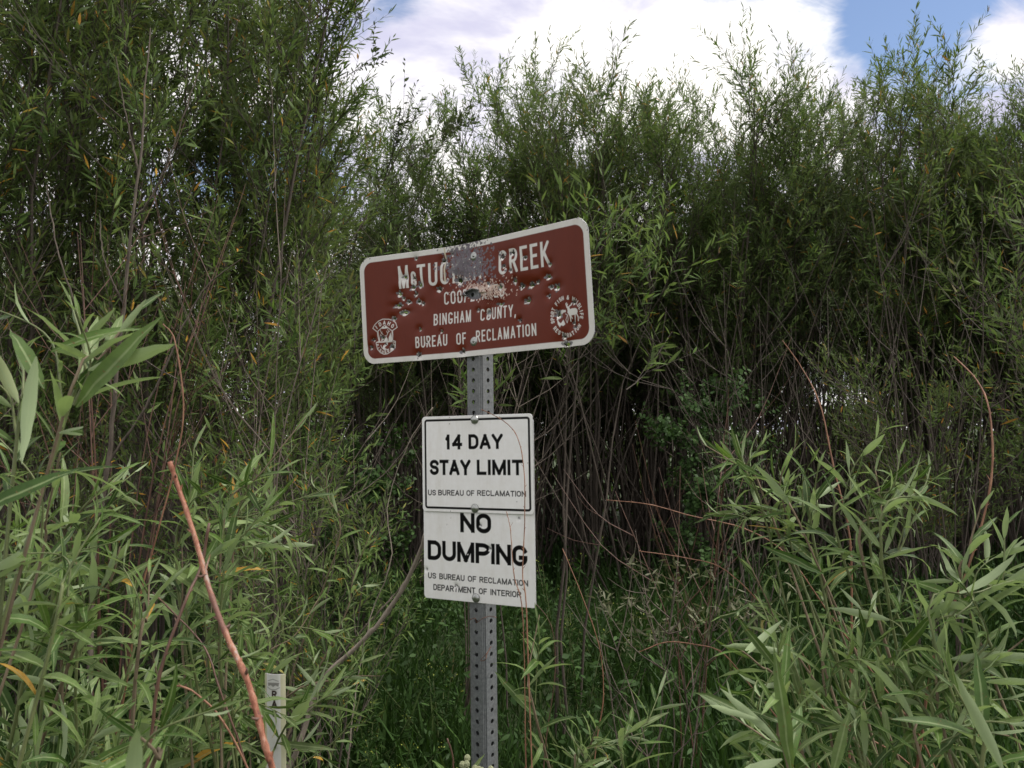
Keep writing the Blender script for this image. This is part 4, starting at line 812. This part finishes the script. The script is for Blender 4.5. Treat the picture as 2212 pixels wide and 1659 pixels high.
def st(label, pts, r0, r1, mat, root=None, seed=0, n_=40, bumps=.0008, name='bare_stem', group=None):
    q = K(pts); 
    if root is not None: q = rooted(q); n_ = max(n_, 70); r0 *= .85; r1 *= .9
    return curve_thing(name, label, 'stem', q, r0, r1, mat, n_, 6, group, bumps=bumps, seed=seed)
st('dark red bare stem crossing behind the thick cut stalk, lower left', [(318, 1600, 1.15), (350, 1450, 1.15), (400, 1300, 1.17), (436, 1220, 1.2), (452, 1130, 1.2)], .0038, .002, M_redd, (-.5, 1.15), 1)
st('thin red stem arching from the bottom edge to the left, below the dark red one', [(530, 1655, 1.3), (470, 1540, 1.3), (410, 1495, 1.3), (370, 1480, 1.3)], .0028, .0015, M_red, (-.36, 1.3), 2)
st('thin red stem running from the bottom edge up left between leaves', [(528, 1640, 1.4), (480, 1500, 1.4), (440, 1400, 1.42), (380, 1320, 1.45), (330, 1280, 1.5)], .0028, .0014, M_redd, (-.38, 1.4), 3)
st('orange-brown bare stem rising left of the thick cut stalk', [(300, 1300, 1.5), (340, 1150, 1.5), (375, 1010, 1.5), (395, 880, 1.5), (378, 740, 1.5), (352, 700, 1.5)], .003, .0012, M_red, (-.7, 1.5), 4)
st('long red bare twig arching over the two white signs from the right', [(1150, 1650, 1.75), (1133, 1310, 1.78), (1131, 1240, 1.8), (1137, 1120, 1.82), (1133, 1010, 1.84), (1115, 940, 1.86), (1085, 905, 1.88), (1040, 884, 1.9)], .0022, .0008, M_red, (.05, 1.72), 5, 60)
st('shorter red bare twig in front of the right side of the no dumping sign', [(1135, 1650, 1.75), (1128, 1330, 1.78), (1112, 1240, 1.8), (1100, 1150, 1.82), (1094, 1105, 1.84)], .002, .0008, M_red, (.03, 1.73), 6, 50)
st('bare reddish stem bowed like a bracket, right of the post', [(1290, 1595, 2.1), (1303, 1500, 2.1), (1296, 1400, 2.1), (1262, 1290, 2.12), (1215, 1185, 2.15)], .0026, .0011, M_red, (.2, 2.1), 7)
st('thin dark red stem rising behind the white sign at its lower right corner', [(1178, 1600, 2.2), (1196, 1480, 2.2), (1200, 1400, 2.2), (1185, 1340, 2.2), (1145, 1290, 2.2)], .002, .001, M_redd, (.09, 2.2), 8)
st('upper red arching stem reaching left from the broad shrub at right', [(1990, 1600, 1.9), (1900, 1470, 1.9), (1790, 1330, 1.9), (1700, 1200, 1.92), (1610, 1140, 1.95), (1490, 1110, 1.97), (1400, 1090, 1.97), (1310, 1080, 2.0)], .0034, .0009, M_red, (.95, 1.9), 9, 60)
st('middle red arching stem reaching left, below the upper one', [(1960, 1640, 1.85), (1790, 1540, 1.85), (1740, 1420, 1.85), (1650, 1310, 1.87), (1560, 1230, 1.88), (1480, 1205, 1.9), (1380, 1190, 1.9)], .0032, .001, M_red, (.8, 1.85), 10, 60)
st('lowest red stem arching left to a hooked tip over the dark grass', [(1770, 1650, 1.8), (1690, 1560, 1.8), (1620, 1480, 1.82), (1560, 1410, 1.83), (1500, 1392, 1.84), (1440, 1388, 1.85), (1382, 1408, 1.85)], .0034, .001, M_red, (.66, 1.8), 11, 60)
st('tall straight pinkish stem leaning left through the right-hand shrub', [(1835, 1640, 2.0), (1840, 1300, 2.0), (1832, 1150, 2.0), (1805, 1010, 2.02), (1770, 880, 2.05), (1735, 800, 2.1), (1690, 735, 2.1)], .0036, .0011, M_red, (.76, 2.0), 12, 60)
st('tall bowed pale red stem at far right, curving like a bow', [(2000, 1500, 1.6), (2030, 1390, 1.6), (2090, 1220, 1.6), (2130, 1080, 1.6), (2147, 980, 1.6), (2135, 880, 1.62), (2110, 820, 1.65), (2060, 770, 1.7)], .0046, .0014, M_red, (.7, 1.6), 13, 60)
st('grey-brown fallen branch leaning from the grass up to the no dumping sign', [(560, 1790, 2.5), (640, 1600, 2.5), (712, 1490, 2.5), (775, 1400, 2.48), (840, 1320, 2.45), (885, 1235, 2.42), (920, 1150, 2.4)], .0085, .0052, M_pale, None, 14, 40, .004, 'fallen_branch')
st('thin grey twig above the fallen branch, almost parallel to it', [(640, 1600, 3.2), (730, 1440, 3.1), (810, 1340, 3.0), (870, 1270, 3.0), (910, 1210, 2.95)], .004, .002, M_dead, None, 15, 40, .004, 'fallen_twig')
st('pale crooked dead stem left of the white signs with a sharp bend', [(800, 1340, 2.8), (840, 1210, 2.8), (850, 1080, 2.8), (880, 960, 2.8), (935, 880, 2.8)], .0032, .0014, M_pale, (-.55, 3.35), 16, 40, .004)
# bare, dead shrubs
def dead_shrub(label, base, h, spread, nst, seed, mat, nb=4, r0=.007, lean=0.0, name='dead_shrub', cat='dead shrub'):
    r = np.random.default_rng(seed); T = thing(name, label, cat, (base[0], base[1], 0)); parts = []
    for i in range(nst):
        a = r.uniform(0, 2 * PI); e = np.array([math.cos(a) * spread * r.uniform(.3, 1) + lean, math.sin(a) * spread * .5, h * r.uniform(.65, 1)]); m1 = e * [.35, .35, .55] + r.normal(0, .06, 3)
        q = catmull([r.normal(0, .05, 3) * [1, 1, 0] - [0, 0, .03], m1, e], 14); V, Q = tubes(q[None], np.linspace(r0 * r.uniform(.6, 1.2), .0014, 14)[None], 5)
        ps = [(V, Q)]
        for j in range(nb):
            k_ = int(r.integers(5, 12)); t = norm(q[k_ + 1] - q[k_]); d = norm(t + perp(t[None], r)[0] * .8); l = h * r.uniform(.12, .3); e2 = q[k_] + d * l + np.array([0, 0, l * .3]); b2 = catmull([q[k_], q[k_] + d * l * .5, e2], 7)
            ps.append(tubes(b2[None], np.linspace(.0026, .0009, 7)[None], 4)); t2 = norm(b2[4] - b2[3]); d2 = norm(t2 + perp(t2[None], r)[0] * .9)
            b3 = catmull([b2[3], b2[3] + d2 * l * .25, b2[3] + d2 * l * .5 + [0, 0, .03]], 5); ps.append(tubes(b3[None], np.linspace(.0014, .0006, 5)[None], 4))
        V, Q = merge(ps); ob('branch', mesh_np('branch', V, Q, mat=mat, smooth=True), T)
    return T
# the big pale dead branch at upper left
T = thing('dead_branch', 'big forked grey dead branch standing in front of the leaves at upper left', 'dead branch', tuple(gnd(P(230, 900, 3.6)) + [0, 0, .03])); o0 = np.array(T.location)
for pts, r0, r1 in (([(200, 1250, 3.7), (235, 1000, 3.65), (250, 830, 3.6), (270, 640, 3.55), (285, 480, 3.5), (305, 330, 3.5), (315, 180, 3.5), (325, 60, 3.5)], .012, .0022), ([(285, 480, 3.5), (330, 420, 3.45), (380, 300, 3.4), (430, 150, 3.4)], .005, .002), ([(300, 370, 3.5), (270, 240, 3.45), (250, 120, 3.4)], .004, .0015),
                    ([(268, 660, 3.56), (225, 560, 3.5), (215, 460, 3.5)], .004, .0016), ([(235, 1000, 3.65), (330, 850, 3.6), (430, 640, 3.55), (520, 560, 3.5)], .006, .002), ([(250, 850, 3.6), (180, 700, 3.55), (130, 560, 3.5), (100, 400, 3.5)], .005, .002)):
    q = catmull([(x - o0) for x in ([gnd(P(*pts[0]))] if r0 > .01 else []) + K(pts)], 30); q[1:-1] += np.random.default_rng(int(r0 * 9999)).normal(0, .0018, q[1:-1].shape); V, Q = tubes(q[None], np.linspace(r0, r1, 30)[None], 7); ob('limb', mesh_np('limb', V, Q, mat=M_dead, smooth=True), T)
dead_shrub('tangle of reddish bare stems left of centre, under the tall willows', (-1.75, 3.9), 2.9, .8, 9, 1, M_redd, 5, .006)
dead_shrub('pale leafless shrub with arching twigs left of the brown sign', (-.95, 3.6), 2.5, .6, 7, 2, M_dead, 5, .006)
dead_shrub('pale bare twigs standing at the far left, knee-deep in leaves', (-2.3, 3.3), 2.5, .5, 6, 3, M_dead, 4, .006)
dead_shrub('bare grey shrub behind the white signs, its twigs fanning both ways', (-.25, 4.6), 2.2, .9, 6, 4, M_dead, 5, .006)
dead_shrub('thin reddish leafless shrub in the gap right of the white signs', (.68, 3.4), 1.75, .35, 5, 5, M_redd, 4, .003)
dead_shrub('leafless shrub with crooked stems in the dark right of centre', (1.4, 5.2), 2.6, .8, 8, 6, M_bark, 5, .006)
dead_shrub('leafless shrub in front of the lit gap between the stems at right', (2.3, 4.8), 3.2, .7, 8, 7, M_bark, 4, .006)
# small drying shrub with curled leaves right of the signs
T = dead_shrub('small drying shrub with curled pale leaves right of the no dumping sign', (.52, 3.1), 1.12, .42, 6, 8, M_dead, 6, .0035, name='drying_shrub', cat='shrub')
r = np.random.default_rng(4); n_ = 420; cl = r.normal(0, 1, (26, 3)) * [.16, .1, .08] + [0, 0, .92]; b0 = cl[r.integers(0, 26, n_)] + r.normal(0, .02, (n_, 3)); d0 = norm(r.normal(0, 1, (n_, 3)) + [0, 0, -.4]); nr = perp(d0, r)
V, Q, Tr = leaves(b0, d0, nr, r.uniform(.02, .045, n_), ns=3, width=.2, curve=.5, seed=3); tag(ob('foliage', mesh_np('dry_foliage', V, Q, Tr, mat=M_dryleaf), T), kind='stuff')

# ------------------------------------------------------------------ thin upright stems massed in the dark of the thicket
r = np.random.default_rng(8); n_ = 900; x = r.uniform(-5, 7.5, n_); y = r.uniform(7.6, 13, n_); a = r.normal(0, .35, n_) ; h = r.uniform(1.6, 3.6, n_)
A = np.stack([x, y, 0 * x - .03], -1); C_ = A + np.stack([a * h * .9, r.normal(0, .2, n_), h], -1); B = A + np.stack([a * h * .3, 0 * x, h * .5], -1)
PT = bez(A[:, None], B[:, None], C_[:, None], np.linspace(0, 1, 6)[None, :, None]) + r.normal(0, .015, (n_, 6, 3)); V, Q = tubes(PT, r.uniform(.005, .014, (n_, 1)) * np.linspace(1, .35, 6)[None], 4)
tag(ob('willow_stems', mesh_np('willow_stems', V, Q, mat=M_bark, smooth=True)), 'countless thin grey-brown stems crowded together in the dark base of the thicket', 'stems', kind='stuff')

# ------------------------------------------------------------------ grass and undergrowth
r = np.random.default_rng(9); n_ = 60000; Yg = 2.6 + 9.5 * r.random(n_) ** 1.25; xg = r.uniform(-.75, .72, n_) * (Yg + 1.5)
tuft = np.sin(xg * 2.3 + 1.3 * np.sin(Yg * 1.7)) * np.cos(Yg * 2.1) * .5 + .5
h = (.16 + .26 * tuft) * r.uniform(.6, 1.2, n_); b0 = np.stack([xg, Yg, -.03 + 0 * xg], -1); d0 = norm(np.stack([r.normal(0, .35, n_), r.normal(0, .35, n_), np.ones(n_)], -1)); nr = perp(d0, r)
V, Q, Tr = leaves(b0, d0, nr, h * 1.25, ns=2, width=.035, curve=.3, seed=4)
tag(ob('grass', mesh_np('grass', V, Q, Tr, mat=M_grass)), 'tall dark green grass growing under and in front of the thicket', 'grass', kind='stuff')
n_ = 34000; Yg = 3.0 + 8.5 * r.random(n_); xg = r.uniform(-.7, .7, n_) * (Yg + 1.5); top = .25 + .35 * np.clip(np.sin(xg * 1.1 + 2) * np.cos(Yg * 1.3 + xg) + .3, 0, 1) + .5 * np.clip((Yg - 7) / 3, 0, 1) * r.random(n_) ** 2
b0 = np.stack([xg, Yg, top * np.sqrt(r.random(n_))], -1); d0 = norm(r.normal(0, 1, (n_, 3)) + [0, 0, .3]); nr = norm(perp(d0, r) + [0, 0, .8]); nr = norm(nr - (nr * d0).sum(-1, keepdims=True) * d0)
V, Q, Tr = leaves(b0, d0, nr, r.uniform(.02, .055, n_), ns=2, width=.4, seed=5)
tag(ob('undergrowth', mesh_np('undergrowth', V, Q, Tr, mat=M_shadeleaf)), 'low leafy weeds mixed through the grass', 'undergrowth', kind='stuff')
# currant bush climbing among the stems
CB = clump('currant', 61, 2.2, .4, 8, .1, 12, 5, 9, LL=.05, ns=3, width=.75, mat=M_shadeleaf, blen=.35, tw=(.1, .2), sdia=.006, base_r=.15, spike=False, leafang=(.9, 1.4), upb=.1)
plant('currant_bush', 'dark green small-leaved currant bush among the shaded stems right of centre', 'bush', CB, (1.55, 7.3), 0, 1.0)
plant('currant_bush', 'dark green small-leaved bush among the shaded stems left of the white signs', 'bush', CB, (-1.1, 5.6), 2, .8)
# flowering weeds
def weed(label, x, y, h, seed, nst=7):
    r = np.random.default_rng(seed); T = thing('flowering_weed', label, 'weed', (x, y, 0), 'yellow-flowered weeds in the grass'); ps = []; fb = []; lb = []
    for i in range(nst):
        e = np.array([r.normal(0, .12), r.normal(0, .1), h * r.uniform(.75, 1)]); q = catmull([np.zeros(3) - [0, 0, .03], e * [.4, .4, .5], e], 8); ps.append(tubes(q[None], np.linspace(.0028, .001, 8)[None], 4))
        fb.append(e + r.normal(0, .012, (6, 3)) * [1, 1, 1.2]); u = r.uniform(.25, .95, 34); lb.append(np.stack([np.interp(u * 7, np.arange(8), q[:, j]) for j in range(3)], -1))
    V, Q = merge(ps); tag(ob('stems', mesh_np('weed_stems', V, Q, mat=M_green, smooth=True), T), kind='stuff')
    b = np.vstack(fb); d = norm(r.normal(0, 1, b.shape)); V, Q, Tr = leaves(b, d, perp(d, r), np.full(len(b), .0075), ns=2, width=.7, seed=seed); tag(ob('flowers', mesh_np('flowers', V, Q, Tr, mat=M_yel), T), kind='stuff')
    b = np.vstack(lb); b = np.repeat(b, 3, 0); d = norm(r.normal(0, 1, b.shape) + [0, 0, .5]); V, Q, Tr = leaves(b, d, perp(d, r), r.uniform(.02, .06, len(b)), ns=2, width=.16, seed=seed); tag(ob('foliage', mesh_np('weed_foliage', V, Q, Tr, mat=M_grass), T), kind='stuff')
for i, (dx, dy, Y, lab) in enumerate(((800, 1510, 3.6, 'yellow-flowered weed right of the white marker'), (900, 1640, 3.2, 'yellow-flowered weed at the bottom edge left of the post'), (830, 1590, 3.4, 'yellow-flowered weed low in the grass between marker and post'), (700, 1350, 3.9, 'yellow-flowered weed under the leaves left of the fallen branch'),
        (1210, 1160, 4.6, 'tallest yellow-flowered weed, right of the lowest sign'), (1250, 1270, 4.2, 'yellow-flowered weed right of the post at mid height'), (1340, 1330, 4.4, 'yellow-flowered weed beside the drying shrub'), (950, 1440, 4.0, 'yellow-flowered weed in the dark grass left of the post'))):
    e = P(dx, dy, Y); weed(lab, e[0], Y, e[2], 200 + i)
# burdock-like buds at the foot of the picture
T = thing('thistle', 'pale round thistle buds at the bottom edge touching the post', 'thistle', (P(1018, 1640, 1.9)[0], 1.9, 0)); o0 = np.array(T.location); c0_ = P(1012, 1660, 1.9) - o0; r = np.random.default_rng(3)
V, Q = tubes(catmull([[0, 0, -.02], [.01, 0, .4], c0_], 10)[None], np.linspace(.005, .003, 10)[None], 6); ob('stem', mesh_np('thistle_stem', V, Q, mat=M_green, smooth=True), T)
k = 10; pr = [(math.sin(a) * (1 + .06 * (i % 2)), -math.cos(a)) for i, a in enumerate(np.linspace(.05, PI - .05, 9))]; V = [(a * math.cos(t) * .0068, a * math.sin(t) * .0068, b * .0078) for a, b in pr for t in np.arange(k) * 2 * PI / k]; Q = [(i * k + j, i * k + (j + 1) % k, (i + 1) * k + (j + 1) % k, (i + 1) * k + j) for i in range(8) for j in range(k)]
bm_ = mesh_np('bud', V, Q, mat=M_bud)
for i in range(11): ob('bud', bm_, T, c0_ + r.normal(0, 1, 3) * [.014, .010, .010])
for i in range(9):
    a = r.uniform(0, 6.28); d = norm(np.array([math.cos(a), math.sin(a) * .6 - .3, .35])); nr = norm(np.array([0, 0, 1.0]) - d[2] * d); sd_ = np.cross(nr, d); mm = Matrix.Identity(4); c_ = c0_ + [r.normal(0, .015), 0, -.02]
    for j in range(3): mm[j][0], mm[j][1], mm[j][2], mm[j][3] = d[j] * .06, sd_[j] * .11, nr[j] * .06, c_[j]
    o = ob('leaf', LM[i % 8], T); o.matrix_local = mm
st('short dark red bare twig beside the thistle buds', [(985, 1700, 1.9), (980, 1640, 1.9), (966, 1595, 1.9)], .003, .002, M_redd, (-.14, 1.9), 40, 16)

# ------------------------------------------------------------------ white marker post
Ym = 2.0; tp = P(608, 1457, Ym); T = thing('marker_post', 'white plastic marker post with cream edges, half hidden by leaves at lower left', 'marker', (tp[0] - .01, Ym, 0)); T.rotation_euler = (0, math.radians(-.6), -.3)
Hm = float(tp[2]); p = Panel(.053, Hm + .1, .0011, .003); zoff = (Hm - .1) / 2; p.Z = p.Z + zoff
p.C[:] = (.62, .60, .42); p.paint(np.abs(p.X) - .0175, (.74, .73, .72)); p.D = .009 * (np.abs(p.X) / .0265) ** 3
for i, ch in enumerate('RAC'):
    S_, wd = text_strokes(ch, .0165, .76, .24, 0, .4); z = Hm - .052 - i * .0207
    for s__ in S_: p.letter([[(a - wd / 2 + .003, b + z) for a, b in q] for q in s__], .0165 * .12, (.035, .015, .014))
GR = (.30, .29, .28)
p.poly([(-.014, Hm - .019), (.015, Hm - .018), (.013, Hm - .027), (.006, Hm - .024), (0, Hm - .028), (-.006, Hm - .024), (-.012, Hm - .027)], GR)
p.stroke([(-.015, Hm - .029), (-.006, Hm - .0335), (.006, Hm - .0335), (.015, Hm - .029)], .0008, GR); p.stroke([(-.013, Hm - .015), (0, Hm - .011), (.013, Hm - .015)], .0008, GR)
p.Z = p.Z - zoff; o = p.build('marker_body', M_marker, T, .003); o.location = (0, 0, zoff)
# ------------------------------------------------------------------ brush far behind the thicket, one leafy mass
r = np.random.default_rng(21); n_ = 60000; Yg = r.uniform(15, 19, n_); xg = r.uniform(-.75, .8, n_) * Yg; u = xg / Yg * 9
gap = ((u > 2.9) & (u < 3.9)) | ((u > -3.3) & (u < -2.5)); top = (3.5 + .5 * np.sin(xg * 1.7) + .4 * np.sin(xg * 4.1 + 1)) * np.where(gap, .58, 1.0)
b0 = np.stack([xg, Yg, top * r.random(n_) ** .8], -1); d0 = norm(r.normal(0, 1, (n_, 3)) + [0, 0, .6])
V, Q, Tr = leaves(b0, d0, perp(d0, r), r.uniform(.12, .24, n_), ns=2, width=.26, seed=6)
tag(ob('far_brush', mesh_np('far_brush', V, Q, Tr, mat=M_left)), 'far-off leafy brush glimpsed between the thicket stems', 'brush', kind='stuff')
